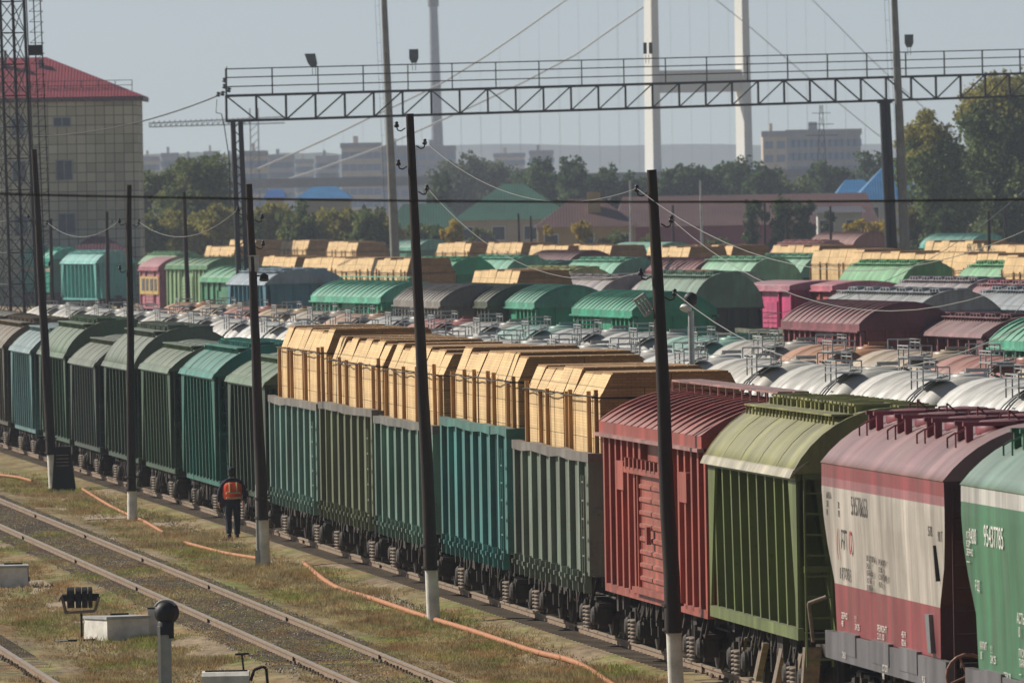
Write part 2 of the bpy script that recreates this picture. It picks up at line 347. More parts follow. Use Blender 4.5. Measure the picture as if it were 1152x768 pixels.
def _bogie(detail):
    b=MB(); s=_side(); b.add(s.v,s.f); 
    vs=[(-x,y,z) for x,y,z in s.v]; b.add(vs,[tuple(reversed(f)) for f in s.f])
    b.box(-1.1,1.1,-.22,.22,.62,.95)
    for y in (-.93,.93): b.tube((-1.1,y,.675),(1.1,y,.675),.075,None,10)
    if not detail:
        w=_wheel()
        for y in (-.93,.93):
            for sx in (-1,1):
                b.add([(sx*.78+x*(1 if sx<0 else -1),yy+y,zz+.72) for x,yy,zz in w.v],w.f)
    return b
def bogie(root,y,detail=True):
    o=shared('bogie%d'%detail,lambda:_bogie(detail),'bogie','running_gear',root,(0,y,0))
    if detail:
        for yy in (-.93,.93):
            for sx in (-1,1):
                q=shared('wheel',_wheel,'wheel','running_gear',o,(sx*.78,yy,.72)); q.rotation_euler=(0,0,0 if sx<0 else PI)
        q=shared('spring',_spring,'coil_spring','gear_light',o)
        q=shared('spring',_spring,'coil_spring','gear_light',o); q.rotation_euler=(0,0,PI)
    return o
def _coupler():
    b=MB(); b.box(-.11,.11,-.45,.15,1.13,1.36); b.box(-.22,.22,-.72,-.42,1.06,1.42); b.box(.06,.26,-.82,-.6,1.1,1.38); b.path([(-.35,0,1.15),(-.4,-.2,.85),(-.35,-.5,.75),(-.2,-.66,.95)],.03); return b
def coupler(root,y,far): 
    o=shared('coupler',_coupler,'coupler','running_gear',root,(0,y,0))
    if far: o.rotation_euler=(0,0,PI)
    return o
def _gear(L,sill):
    rnd=random.Random(int(L*10)); b=MB()
    b.box(-.28,.28,-L/2,L/2,sill-.32,sill-.02)
    for y in [-L/2+.1+i*(L-.2)/6 for i in range(7)]: b.box(-1.35,1.35,y-.07,y+.07,sill-.2,sill-.03)
    b.tube((-.95,-1.1,.95),(-.95,.1,.95),.26,None,14); b.tube((.7,.6,.98),(.7,1.3,.98),.2,None,12)     # air tank, brake cylinder
    b.path([(-1.05,-L/2+.5,1.0),(-1.05,-1.4,1.0),(-1.15,1.5,.95),(-1.15,L/2-.6,.98)],.025)
    for y in (-1.9,-.3,1.2,2.2): b.box(-1.3,-1.22,y,y+.1,.62,sill-.05)
    for i in range(16): y=rnd.uniform(-L/2+.3,L/2-.3); b.box(-1.34,-1.24,y,y+rnd.uniform(.05,.3),sill-rnd.uniform(.25,.6),sill-.05)
    for i in range(9): y=rnd.uniform(-L/2+.3,L/2-.8); b.path([(-1.3,y,sill-.05),(-1.38,y+.1,sill-.35-rnd.uniform(0,.3)),(-1.3,y+rnd.uniform(.3,.6),sill-rnd.uniform(.3,.6)),(-1.2,y+.6,sill-.1)],.025,5)
    return b
def running(root,L,sill=1.35,detail=True,half=None):
    half=half or L/2
    shared('gear%.1f_%.2f'%(L,sill),lambda:_gear(L,sill),'underframe','running_gear',root)
    bw=min(4.33,L/2-2.1); bogie(root,-bw,detail); bogie(root,bw,detail)
    coupler(root,-L/2,False); coupler(root,L/2,True)
def arc(w,z0,z1,n=14,t0=0,t1=1):
    """points of a circular arc from (-w,z0) over (0,z1) to (w,z0)"""
    h=z1-z0; r=(w*w+h*h)/(2*h); a=math.asin(min(1,w/r)) if h<w else PI-math.asin(w/r)
    return [(r*math.sin(-a+2*a*i/n),z1-r+r*math.cos(-a+2*a*i/n)) for i in range(n+1)]
def ladder(root,x,y,z0,z1,mat='paint',col=None,wy=.35):
    b=MB(); b.box(x-.02,x+.02,y-.02,y+.02,z0,z1); b.box(x-.02,x+.02,y+wy-.02,y+wy+.02,z0,z1)
    z=z0+.15
    while z<z1-.1: b.box(x-.015,x+.015,y,y+wy,z-.015,z+.015); z+=.33
    return b.build('ladder',mat,root,col)
# ------------------------------------------------------------------ open gondola
def gondola(root,L=12.9,W=3.13,top=3.65,bot=1.5,col='#5f7568',rim='#6d6a66',detail=True,ribs=7,seed=0,floor=None):
    rnd=random.Random(seed+5); b=MB(); rd=.1; w=W/2-rd; l=L/2-.1
    b.box(-w,-w+.04,-l,l,bot,top-.02); b.box(w-.04,w,-l,l,bot,top-.02); b.box(-w+.04,w-.04,-l,-l+.04,bot,top-.02); b.box(-w+.04,w-.04,l-.04,l,bot,top-.02)
    b.box(-w,w,-l,l,bot-.1,bot)
    s=b; sp=(2*l)/(ribs+1)
    for sx in (-1,1):
        for i in range(ribs+2):
            y=-l+i*sp; ww=.1 if 0<i<ribs+1 else .16; y=max(-l+ww,min(l-ww,y))
            x0,x1=(-w-rd,-w) if sx<0 else (w,w+rd)
            s.prismx([(y-ww,bot-.28 if 0<i<ribs+1 else bot-.08),(y+ww,bot-.28 if 0<i<ribs+1 else bot-.08),(y+ww,top-.1),(y-ww,top-.1)],x0,x1)
    for sy in (-1,1):
        for x in (-.95,-.32,.32,.95): s.box(x-.06,x+.06,sy*l-(.1 if sy<0 else 0),sy*l+(.1 if sy>0 else 0),bot-.05,top-.1)
        s.box(-w,w,sy*l-(.08 if sy<0 else 0),sy*l+(.08 if sy>0 else 0),bot+1.0,bot+1.12)
    if detail:
        for i in range(14): y=-l+.5+i*(2*l-1)/13; s.box(-w-.16,-w-.02,y-.03,y+.03,bot-.4,bot-.02); s.box(-w-.2,-w-.1,y-.05,y+.09,bot-.2,bot-.12)
    s.build('body','paint',root,col)
    r=MB()
    # the top rim, a little dented
    n=8; P=[(-w-.14,-l-.06),(w+.14,-l-.06)]
    for sx in (-1,1):
        pts=[(-l-.08+i*(2*l+.16)/n,rnd.uniform(-.03,.02)) for i in range(n+1)]
        for (y0,d0),(y1,d1) in zip(pts,pts[1:]):
            x0,x1=(-w-.11,-w+.05) if sx<0 else (w-.05,w+.11)
            vs=[(x0,y0,top-.16+d0),(x1,y0,top-.16+d0),(x1,y0,top+d0),(x0,y0,top+d0),(x0,y1,top-.16+d1),(x1,y1,top-.16+d1),(x1,y1,top+d1),(x0,y1,top+d1)]
            r.add(vs,[(0,1,2,3),(7,6,5,4),(0,4,5,1),(1,5,6,2),(2,6,7,3),(3,7,4,0)])
    for sy in (-1,1): r.box(-w+.05,w-.05,sy*l-.09,sy*l+.09,top-.16,top-.01)
    r.build('top_rim','paint',root,rim)
    if detail:
        ladder(root,-w-.17,-l+.05,1.3,top-.4,'paint',col)
    running(root,L,bot-.08,detail)
# ------------------------------------------------------------------ covered hopper
def hopper(root,L=13.6,W=3.1,eave=3.75,crest=4.75,bot=1.2,col='#4a5a3a',roof=None,ribs=9,inset=.22,depth=.22,detail=True,style='ribbed',hatches='plates',
           bands=None,frame=None,rw=None,seamcol=None,board=True,mat='paint',flange=True,endcol=None,sill=.0):
    roof=roof or col; w=W/2; l=L/2; b=MB(); endcol=endcol or col
    zs=1.55
    # end walls lean in below: like a bin that empties at the bottom
    le=l-.12; slope=.0 if style=='ribbed' else 1.0
    if style=='smooth':
        # bulging smooth sides, ends drawn in towards the frame
        zsamp=[(eave,0,0),(3.7,.0,-.03),(3.3,.01,.08),(2.9,.03,.32),(2.35,.05,.92),(bot,.06,1.02)]
        vs=[];fs=[];n=len(zsamp)
        for sx in (-1,1):
            o=len(vs)
            for z,dx,dy in zsamp: vs+=[(sx*(w-dx),-(l-dy),z),(sx*(w-dx),(l-dy),z)]
            for i in range(n-1):
                a=o+2*i; f=(a,a+1,a+3,a+2); fs.append(f if sx>0 else f[::-1])
        b.add(vs,fs)
        ev=[];ef=[]
        for sy in (-1,1):
            o=len(ev)
            for z,dx,dy in zsamp: ev+=[(-(w-dx),sy*(l-dy),z),((w-dx),sy*(l-dy),z)]
            for i in range(n-1):
                a=o+2*i; f=(a,a+1,a+3,a+2); ef.append(f if sy<0 else f[::-1])
        b.add(ev,ef,1)
        body=b.build('body',[bands or mat,mat],root,endcol)
    else:
        iw=w-depth
        pr=[(-iw,eave),(-iw+inset,bot),(iw-inset,bot),(iw,eave)]
        b.prism(pr,-le,le)
        r=b
        sp=(2*le-1.2)/(ribs-1)
        for sx in (-1,1):
            for i in range(ribs):
                y=-le+.6+i*sp; t=.07
                q=[(sx*w*.985,eave-.02),(sx*(iw-.01),eave-.02),(sx*(iw-inset-.01),bot),(sx*(w-.06),bot)]
                r.prism(q if sx<0 else q[::-1],y-t,y+t)
            r.box(sx*(w-.1)-(0 if sx<0 else .1-sill),sx*(w-.1)+(.1-sill if sx<0 else 0),-le,le,bot-.12,bot+.02) if not sill else r.box(sx*w-(0 if sx<0 else .1),sx*w+(.1 if sx<0 else 0),-le,le,bot-.14,bot+.04)
            r.box(sx*w-(0 if sx<0 else .08),sx*w+(.08 if sx<0 else 0),-le,le,eave-.14,eave-.03)
            if flange:
                x0,x1=(-w+.005,-w+.05) if sx<0 else (w-.05,w-.005)
                for sy in (-1,1): r.prismx([(sy*le,eave-.15),(sy*(le-.95),eave-.15),(sy*(le-.12),bot+.05),(sy*le,bot+.05)][::sy],x0,x1)
        e=b
        for sy in (-1,1):
            for x in (-.9,0,.9): e.box(x-.04,x+.04,sy*le-(.1 if sy<0 else 0),sy*le+(.1 if sy>0 else 0),bot,eave)
            e.box(-w+.1,w-.1,sy*le-(.12 if sy<0 else 0),sy*le+(.12 if sy>0 else 0),eave-.12,eave-.02)
            e.box(-w+.1,w-.1,sy*le-(.12 if sy<0 else 0),sy*le+(.12 if sy>0 else 0),2.35,2.45)
        e.build('body',mat,root,col)
    # roof
    rw=rw or w+.02; b=MB(); P=arc(rw,eave,crest,16)
    b.prism(P+[(rw-.04,eave-.03),(-rw+.04,eave-.03)],-l,l,0,True)
    for i in range(len(b.sm)-2): b.sm[i]=i<17
    rmb=b; e=MB()
    if style=='ribbed':
        for sx in (-1,1):
            x0=sx*(rw+.0); e.add([(x0-.06*sx*-1,-l-.02,eave-.09),(x0,-l-.02,eave+.03),(x0-.28*sx,-l-.02,eave+.2),(x0+.06*sx,l+.02,eave-.09),(x0,l+.02,eave+.03),(x0-.28*sx,l+.02,eave+.2)],
                  [(0,1,4,3) if sx<0 else (3,4,1,0),(1,2,5,4) if sx<0 else (4,5,2,1),(0,2,1),(3,4,5),(0,3,5,2)])
        s=rmb
        for y in [-l+.02,l-.02]+[(-l+L*i/5) for i in range(1,5)]:
            Q=arc(rw+.004,eave+.004,crest+.012,16); Q2=arc(rw-.02,eave-.03,crest-.03,16)
            for a,c,a2,c2 in zip(Q,Q[1:],Q2,Q2[1:]): s.add([(a[0],y-.03,a[1]),(c[0],y-.03,c[1]),(c[0],y+.03,c[1]),(a[0],y+.03,a[1]),(a2[0],y-.03,a2[1]),(c2[0],y-.03,c2[1]),(c2[0],y+.03,c2[1]),(a2[0],y+.03,a2[1])],[(0,1,2,3),(0,4,5,1),(3,2,6,7)])
    rf=rmb.build('roof',mat,root,roof)
    if e.v: e.build('eave_trim',mat,rf,seamcol or roof)
    def zr(x): 
        h=crest-eave; r=(rw*rw+h*h)/(2*h); return crest-r+math.sqrt(max(0,r*r-x*x))
    if board:
        b=MB(); x=-.78
        zt=zr(x)+.06; b.box(x-.17,x+.17,-l+.3,l-.3,zt,zt+.03)
        k=int(L/.45)
        for i in range(k+1): y=-l+.35+i*(L-.7)/k; b.box(x-.15,x-.12,y-.015,y+.015,zr(x-.14)-.02,zt); b.box(x+.12,x+.15,y-.015,y+.015,zr(x+.14)-.02,zt)
        b.build('walkway',mat,root,roof)
    if hatches=='plates':
        for sx in (-.25,.45):
            b=MB()
            for i in range(6):
                y=-l+1.4+i*(L-2.8)/5; z=zr(sx)-.03; b.box(sx-.3,sx+.3,y-.75,y+.75,z+.08,z+.11); b.box(sx-.27,sx+.27,y-.7,y+.7,z-.08,z+.08)
                for yy in (-.5,0,.5): b.box(sx-.36,sx-.28,y+yy-.05,y+yy+.05,z-.05,z+.07); b.tube((sx-.32,y+yy,z+.1),(sx+.2,y+yy,z+.12),.02,None,5)
            b.build('hatch_cover',mat,root,roof)
    elif hatches=='clamps':
        # a tall clamp frame across each round hatch
        for i in range(4):
            y=-l+1.9+i*(L-3.8)/3
            b=MB()
            for x in (-.42,.35):
                z=zr(x); b.lathe([(-.12,.42),(.03,.42),(.07,.34),(.09,.05)],(x,y,z+.0),(0,0,1),16)
                for yy in (-.42,.42):
                    b.box(x-.62 if x<0 else x-.3,x-.52 if x<0 else x-.2,y+yy-.05,y+yy+.05,zr(x-.5)-.05,zr(x)+.0)
                    b.box(x-.66,x+.4,y+yy-.06,y+yy+.06,z-.0,z+.06)
                b.path([(x-.72,y-.1,zr(x-.72)),(x-.72,y-.1,zr(x-.72)+.2),(x-.5,y-.1,z+.0)],.014,5); b.path([(x-.74,y+.6,zr(x-.74)),(x-.74,y+.6,zr(x-.74)+.14),(x-.6,y+.75,zr(x-.6)+.12)],.014,5)
            b.build('hatch',mat,root,seamcol or roof)
    if frame:
        f=MB(); 
        for sx in (-1,1):
            xa,xb=(-w-.0,-w+.12) if sx<0 else (w-.12,w+.0)
            f.box(xa,xb,-l+.1,l-.1,bot-.42,bot-.01)
            for q in (-.55,-.1,.45): f.box(xa-.015 if sx<0 else xa,xb if sx<0 else xb+.015,l*q,l*q+1.9,bot-.3,bot+.03)
        f.build('side_sill',mat,root,frame)
    # hopper funnels under the body
    b=MB()
    for y in (-l*.42,-l*.14,l*.14,l*.42):
        if abs(y)<2.4 or True:
            b.prismz([(-1.15,y-.7),(1.15,y-.7),(1.15,y+.7),(-1.15,y+.7)],bot,.62,0,[(-.9,y-.25),(.9,y-.25),(.9,y+.25),(-.9,y+.25)])
    if style!='smooth': b.prismz([(-1.2,-2.0),(1.2,-2.0),(1.2,2.0),(-1.2,2.0)],bot,.75,0,[(-1,-1.3),(1,-1.3),(1,1.3),(-1,1.3)])
    o=MB(); o.prismz([(-1.2,-2.0),(1.2,-2.0),(1.2,2.0),(-1.2,2.0)],bot+.01,.7,0,[(-1,-1.3),(1,-1.3),(1,1.3),(-1,1.3)]); o.build('discharge_funnel','running_gear',root)
    if detail:
        b=MB(); 
        for z in [1.0+.32*i for i in range(9)]: b.box(-w+.12,-w+.5,-l-.05,-l-.02,z,z+.03)
        b.box(-w+.1,-w+.13,-l-.06,-l-.02,.9,eave-.1); b.box(-w+.5,-w+.53,-l-.06,-l-.02,.9,eave-.1); b.build('ladder',mat,root,endcol)
    running(root,L-.2,bot+.0,detail)
# ------------------------------------------------------------------ boxcar
def boxcar(root,L=13.9,W=2.95,eave=3.85,crest=4.62,bot=1.3,col='#8a3a34',roof=None,door=None,ribs=14,detail=True,board=True,roofribs=14,slat=False,trim=None,mat='paint'):
    roof=roof or col; w=W/2; l=L/2; door=door or col
    b=MB(); b.box(-w+.1,w-.1,-l+.05,l-.05,bot,eave)
    s=b
    for sx in (-1,1):
        xa,xb=(-w-.02,-w+.1) if sx<0 else (w-.1,w+.02)
        for i in range(ribs+1):
            y=-l+.1+i*(L-.2)/ribs
            if abs(y)<1.75: continue
            s.box(xa,xb,y-.11,y+.11,bot-.05,eave-.05)
        for y in (-2.0,2.0): s.box(xa,xb,y-.08,y+.08,bot,eave-.05)
        s.box(xa,xb,-l+.02,l-.02,bot-.12,bot+.02)
    for sy in (-1,1):
        for x in (-1.3,-.65,0,.65,1.3): s.box(x-.05,x+.05,sy*l-.05 if sy>0 else -l-.05,l+.05 if sy>0 else -l+.05,bot,eave)
        s.box(-w+.1,w-.1,sy*l-.06 if sy>0 else -l-.06,l+.06 if sy>0 else -l+.06,2.4,2.5)
    s.build('body',mat,root,col)
    for sx in (-1,1):
        dd=MB(); xa,xb=(-w-.05,-w+.09) if sx<0 else (w-.09,w+.05)
        dd.box(xa+.04 if sx<0 else xa,xb if sx<0 else xb-.04,-1.85,1.85,bot+.1,eave-.55)
        for i in range(int((eave-.6-bot-.2)/.225)): z=bot+.2+i*.225; dd.prism([(xa,z+.05),(xa,z+.11),(xb,z+.16),(xb,z)] if sx<0 else [(xb,z+.11),(xb,z+.05),(xa,z),(xa,z+.16)],-1.8,-.06); dd.prism([(xa,z+.05),(xa,z+.11),(xb,z+.16),(xb,z)] if sx<0 else [(xb,z+.11),(xb,z+.05),(xa,z),(xa,z+.16)],.06,1.8)
        dd.box(xa-.02 if sx<0 else xa,xb if sx<0 else xb+.02,-1.95,-1.85,bot+.05,eave-.5); dd.box(xa-.02 if sx<0 else xa,xb if sx<0 else xb+.02,1.85,1.95,bot+.05,eave-.5)
        o=dd.build('door',mat,root,door)
        if detail and sx<0:
            h=MB(); h.box(xa-.06,xa,-2.6,3.6,eave-.62,eave-.52)
            for i in range(10): y=-2.4+i*.62; h.box(xa-.07,xa+.02,y,y+.16,eave-.55,eave-.36)
            h.box(xa-.08,xa,-2.4,2.4,bot+.02,bot+.12); h.box(xa-.1,xa-.03,-.12,.12,bot+.9,bot+1.2); h.build('door_rail',mat,root,col)
            h=MB(); h.box(-w-.06,-w+.06,4.1,5.1,eave-.95,eave-.45); h.build('vent_shutter',mat,root,col); h=MB(); h.box(-w-.06,-w+.06,-5.2,-4.2,eave-.95,eave-.45); h.build('vent_shutter',mat,root,col)
    b=MB(); rw=w+.08; P=arc(rw,eave+.2,crest,14); b.prism(P+[(rw,eave),(-rw,eave)],-l-.03,l+.03)
    for i in range(14): b.sm[i]=True
    roofmb=b
    e=MB()
    for sx in (-1,1): e.box(-rw-.08 if sx<0 else rw-.02,-rw+.02 if sx<0 else rw+.08,-l-.1,l+.1,eave-.06,eave+.0)
    if roofribs:
        s=roofmb
        for i in range(roofribs+1):
            y=-l+.05+i*(L-.1)/roofribs
            Q=arc(rw+.01,eave+.21,crest+.075,14); Q2=arc(rw-.03,eave+.1,crest-.04,14)
            for a,c,a2,c2 in zip(Q,Q[1:],Q2,Q2[1:]): s.add([(a[0],y-.07,a[1]),(c[0],y-.07,c[1]),(c[0],y+.07,c[1]),(a[0],y+.07,a[1]),(a2[0],y-.11,a2[1]),(c2[0],y-.11,c2[1]),(c2[0],y+.11,c2[1]),(a2[0],y+.11,a2[1])],[(0,1,2,3),(0,4,5,1),(3,2,6,7)])
    rf=roofmb.build('roof',mat,root,roof); e.build('gutter',mat,rf,trim or roof)
    if board:
        b=MB(); zt=crest+.2; b.box(-.26,-.02,-l+.1,l-.1,zt,zt+.035); b.box(.02,.26,-l+.1,l-.1,zt,zt+.035)
        for i in range(14): y=-l+.3+i*(L-.6)/13; b.box(-.28,-.25,y-.02,y+.02,crest-.03,zt); b.box(.25,.28,y-.02,y+.02,crest-.03,zt)
        b.build('walkway',mat,root,trim or roof)
    running(root,L,bot,detail)
# ------------------------------------------------------------------ tank wagon
def tank(root,L=10.8,r=1.5,zc=2.75,col='#c9c8c4',detail=False,dome=True,seed=0,frame='#6d6f70',mat='paint'):
    l=L/2; b=MB(); pr=[(-l,.05),(-l+.02,r*.35),(-l+.08,r*.62),(-l+.2,r*.84),(-l+.38,r*.97),(-l+.5,r)]
    k=5; pr2=pr[:]
    for i in range(1,k): y=-l+.5+(L-1)*i/k; pr2+=[(y-.05,r),(y-.04,r+.018),(y+.04,r+.018),(y+.05,r)]
    pr2+=[(-t,q) for t,q in reversed(pr)]
    b.lathe(pr2,(0,0,zc),(0,1,0),36); b.build('barrel',mat,root,col)
    rnd=random.Random(seed)
    PO=-l+1.1
    if dome:
        d=MB(); d.lathe([(0,.4),(.08,.4),(.11,.34),(.12,.1)],(0,0,zc+r-.06),(0,0,1),16); d.box(-.08,.4,-.04,.04,zc+r+.08,zc+r+.16); d.box(-.06,.06,.3,.9,zc+r-.03,zc+r+.08)
        d.build('filling_dome',mat,root,col).location=(0,PO,0)
    zt=zc+r+.02
    for sx in (-1,1):
        p=MB(); p.box(sx*.85-.3,sx*.85+.3,-.8,.8,zt-.1,zt-.07)
        for y in (-.78,0,.78): p.box(sx*1.12-.015,sx*1.12+.015,y-.015,y+.015,zt-.3,zt+.19)
        p.box(sx*1.12-.015,sx*1.12+.015,-.8,.8,zt+.17,zt+.2); p.box(sx*1.12-.012,sx*1.12+.012,-.8,.8,zt+.1,zt+.12)
        for y in (-.79,.79): p.box(min(sx*.55,sx*1.13),max(sx*.55,sx*1.13),y-.015,y+.015,zt+.17,zt+.2); p.box(sx*.55-.015,sx*.55+.015,y-.015,y+.015,zt-.07,zt+.19)
        p.build('platform','galvanised',root).location=(0,PO,0)
    ld=MB()
    for sx in (-1,1):
        for y in (-.2,.2):
            for i in range(8): 
                a0=R(18+i*9); a1=R(27+i*9); ld.tube((sx*(r+.1)*math.sin(a0),y,zc+(r+.1)*math.cos(a0)),(sx*(r+.1)*math.sin(a1),y,zc+(r+.1)*math.cos(a1)),.02,None,5)
        for i in range(8): a0=R(20+i*9); ld.tube((sx*(r+.1)*math.sin(a0),-.2,zc+(r+.1)*math.cos(a0)),(sx*(r+.1)*math.sin(a0),.2,zc+(r+.1)*math.cos(a0)),.018,None,5)
    ld.build('ladder','steel_grey',root).location=(0,PO,0)
    # tie bands over the barrel
    for y in (-l+2.4,l-2.4): st=MB(); st.lathe([(y-.035,r+.022),(y+.035,r+.022)],(0,0,zc),(0,1,0),36); st.build('tie_band',mat,root,frame if seed%2 else col)
    f=MB(); f.box(-.3,.3,-l-.4,l+.4,1.0,1.3); f.box(-1.4,1.4,-l-.4,-l-.25,1.05,1.3); f.box(-1.4,1.4,l+.25,l+.4,1.05,1.3)
    for y in (-3.2,3.2): f.box(-1.1,1.1,y-.3,y+.3,1.25,1.6)
    for sy in (-1,1):
        for sx in (-1,1): f.box(sx*1.35-.02,sx*1.35+.02,sy*(l+.33)-.02,sy*(l+.33)+.02,1.3,2.2)
        f.box(-1.37,1.37,sy*(l+.33)-.02,sy*(l+.33)+.02,2.16,2.2)
    f.build('frame','running_gear',root)
    for y in (-l+1.5,l-1.5): bogie(root,y,False)
    coupler(root,-l-.35,False); coupler(root,l+.35,True)
# ------------------------------------------------------------------ lumber load
def lumber(loc,rz,label,L=12.3,base=3.0,side=4.87,top=5.35,W=2.72,seg=7,seed=0,group=None,stakes=True,w_end=None):
    t=thing('timber_stack',label,'timber stack',(loc.x,loc.y,base),rz,group); rnd=random.Random(seed); l=L/2; w=W/2
    z1=side-base; z2=top-base; sl=L/seg
    for i in range(seg):
        y0=-l+i*sl; y1=y0+sl-.05; dz=rnd.choice([-.045,-.015,.02,.05]); dx=rnd.uniform(-.012,.012); q=.2+rnd.uniform(-.02,.02)
        b=MB(); b.prism([(-w+dx,0),(w+dx,0),(w+dx,z1-.03),(-w+dx,z1-.03)],y0,y1)
        n=len(b.f); 
        # cap: leaning in towards the top, stepped a board at a time
        pr=[(-w+dx,z1),(-w+dx+q,z2+dz)]; pl=pr+[(-x+2*dx,z) for x,z in reversed(pr)]
        b.prism(pl[::-1],y0+rnd.uniform(0,.03),y1)
        # faces looking along the wagon are board ends, the rest board sides
        for fi,f in enumerate(b.f):
            vs=[Vector(b.v[j]) for j in f]; nn=(vs[1]-vs[0]).cross(vs[2]-vs[1]) if len(vs)<5 else Vector((0,1,0))
            if len(f)>4 or abs(nn.y)>abs(nn.x)+abs(nn.z): b.m[fi]=1
        o=b.build('board_bundle',['sawn_side','sawn_end'],t)
        if i%1==0:
            tp=MB(); nb=9
            for k in range(nb):
                x=-w+q+.02+dx+(W-2*q-.04)*k/nb; ww=(W-2*q)/nb-.02; tp.box(x,x+ww,y0,y1+.03-(rnd.uniform(0,.3) if rnd.random()<.2 else 0),z2+dz+.002,z2+dz+.035)
            tp.build('top_boards','top_plank',o)
    if stakes:
        for sx in (-1,1):
            for f_ in (.012,.11,.35,.44,.68,.79,.985):
                y=-l+L*(f_+(rnd.uniform(-.03,.03) if .05<f_<.9 else 0))
                b=MB(); x=sx*(w+.06); h=z1+rnd.uniform(-.02,.22); b.tube((x,y,0),(x+rnd.uniform(-.02,.02),y+rnd.uniform(-.08,.08),h),.05,.042,8); b.build('stake','stake_wood',t)
        b=MB()
        pts=[(-w-.115,-l+.05+i*(L-.1)/14,z1-.0+rnd.uniform(-.05,.03)) for i in range(15)]
        b.path(pts,.014,5); b.path([(-x,y,z) for x,y,z in pts],.014,5)
        b.path([(-w-.16,-l+.05,z1),(-w*.4,-l-.02,z1-.03),(w*.4,-l-.02,z1-.02),(w+.16,-l+.05,z1)],.016,5)
        b.build('binding_wire','wire_dark',t)
    return t
# ================================================================== THE FRONT TRAIN
def wagon(name,label,x,y,z,W,L,group=None,cat='freight wagon',off=None):
    """stands a wagon where its near left eave corner (height z) shows at picture x (front track) or x,y (others)"""
    if off is not None:
        Y=trkx(off,z,x); p=trk(off,Y)
    else: p=atz(x,y,z)
    p=p+PER*(W/2)+DIR*(L/2); p.z=0
    return thing(name,label,cat,p,-TH,group),p
FT=-1.57
G='hopper wagons at the far end of the front train'
def letters(root,txt,y,z,h,col,xside,wid=.62,mat='sign_paint',tilt=0,name='lettering'):
    cu=bpy.data.curves.new('t','FONT'); cu.body=txt; cu.size=h; cu.extrude=.002; cu.space_line=.9
    o=bpy.data.objects.new('t',cu); COL.objects.link(o); dg=bpy.context.evaluated_depsgraph_get(); me=bpy.data.meshes.new_from_object(o.evaluated_get(dg)); bpy.data.objects.remove(o)
    me.materials.clear(); me.materials.append(MATS[mat]); o=bpy.data.objects.new(name,me); COL.objects.link(o); o.parent=root; o.color=srgb(col)
    # text reads left to right when seen from the wagon's left (-x): +x of the text runs towards -y
    o.matrix_local=Matrix(((0,0,-1,xside),(-wid,0,0,y),(0,1,0,z+.27),(0,0,0,1))); return o
m,nt,p=newmat('sign_paint'); oi=N(nt,'ShaderNodeObjectInfo'); nt.links.new(oi.outputs['Color'],p.inputs['Base Color']); p.inputs['Roughness'].default_value=.6
def bandmat(n,stops,r=.42):
    m,nt,p=newmat(n); tc=N(nt,'ShaderNodeTexCoord'); sp=N(nt,'ShaderNodeSeparateXYZ'); nt.links.new(tc.outputs['Object'],sp.inputs[0])
    mr=N(nt,'ShaderNodeMath',operation='DIVIDE'); nt.links.new(sp.outputs['Z'],mr.inputs[0]); mr.inputs[1].default_value=5
    col=ramp(nt,mr.outputs[0],[(z/5,srgb(c)) for z,c in stops],'CONSTANT')
    b2=N(nt,'ShaderNodeTexBrick'); cb=N(nt,'ShaderNodeCombineXYZ'); nt.links.new(sp.outputs['Y'],cb.inputs[0]); nt.links.new(sp.outputs['Z'],cb.inputs[1]); nt.links.new(cb.outputs[0],b2.inputs['Vector'])
    b2.offset=0; b2.inputs['Scale'].default_value=1; b2.inputs['Brick Width'].default_value=1.18; b2.inputs['Row Height'].default_value=9; b2.inputs['Mortar Size'].default_value=.022; b2.inputs['Mortar Smooth'].default_value=.6; b2.inputs['Color1'].default_value=g(.97); b2.inputs['Color2'].default_value=g(1.02); b2.inputs['Mortar'].default_value=g(.62)
    col=mix(nt,1,col,b2.outputs['Color'],'MULTIPLY')
    nt.links.new(weather(nt,col,'#6a6259',.4,.12),p.inputs['Base Color']); p.inputs['Roughness'].default_value=r; bumpy(nt,p,tex(nt,1.2,2),.3,.03)
    # thin vertical plate seams
bandmat('maroon_white_bands',[(0,'#8f3c42'),(2.31,'#b9b0a6'),(3.76,'#9c6066'),(3.9,'#8f383e')]); bandmat('green_white_bands',[(0,'#3f7a58'),(3.88,'#c5c3bd')])
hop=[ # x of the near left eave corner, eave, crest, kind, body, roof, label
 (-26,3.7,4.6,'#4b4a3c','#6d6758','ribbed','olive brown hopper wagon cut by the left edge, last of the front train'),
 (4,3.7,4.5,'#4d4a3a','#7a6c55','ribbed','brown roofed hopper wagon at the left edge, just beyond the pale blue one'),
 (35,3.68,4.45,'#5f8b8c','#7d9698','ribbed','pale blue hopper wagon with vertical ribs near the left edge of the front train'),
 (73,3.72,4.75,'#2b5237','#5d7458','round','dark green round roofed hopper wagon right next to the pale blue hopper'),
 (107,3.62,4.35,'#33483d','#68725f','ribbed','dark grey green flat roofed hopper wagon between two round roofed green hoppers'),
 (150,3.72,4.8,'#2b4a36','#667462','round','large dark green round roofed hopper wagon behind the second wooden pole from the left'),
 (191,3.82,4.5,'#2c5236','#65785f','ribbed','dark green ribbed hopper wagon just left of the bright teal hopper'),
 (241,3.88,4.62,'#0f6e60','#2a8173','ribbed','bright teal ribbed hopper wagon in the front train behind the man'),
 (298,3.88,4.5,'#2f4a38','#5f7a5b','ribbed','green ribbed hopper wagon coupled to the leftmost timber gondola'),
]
prevY=None
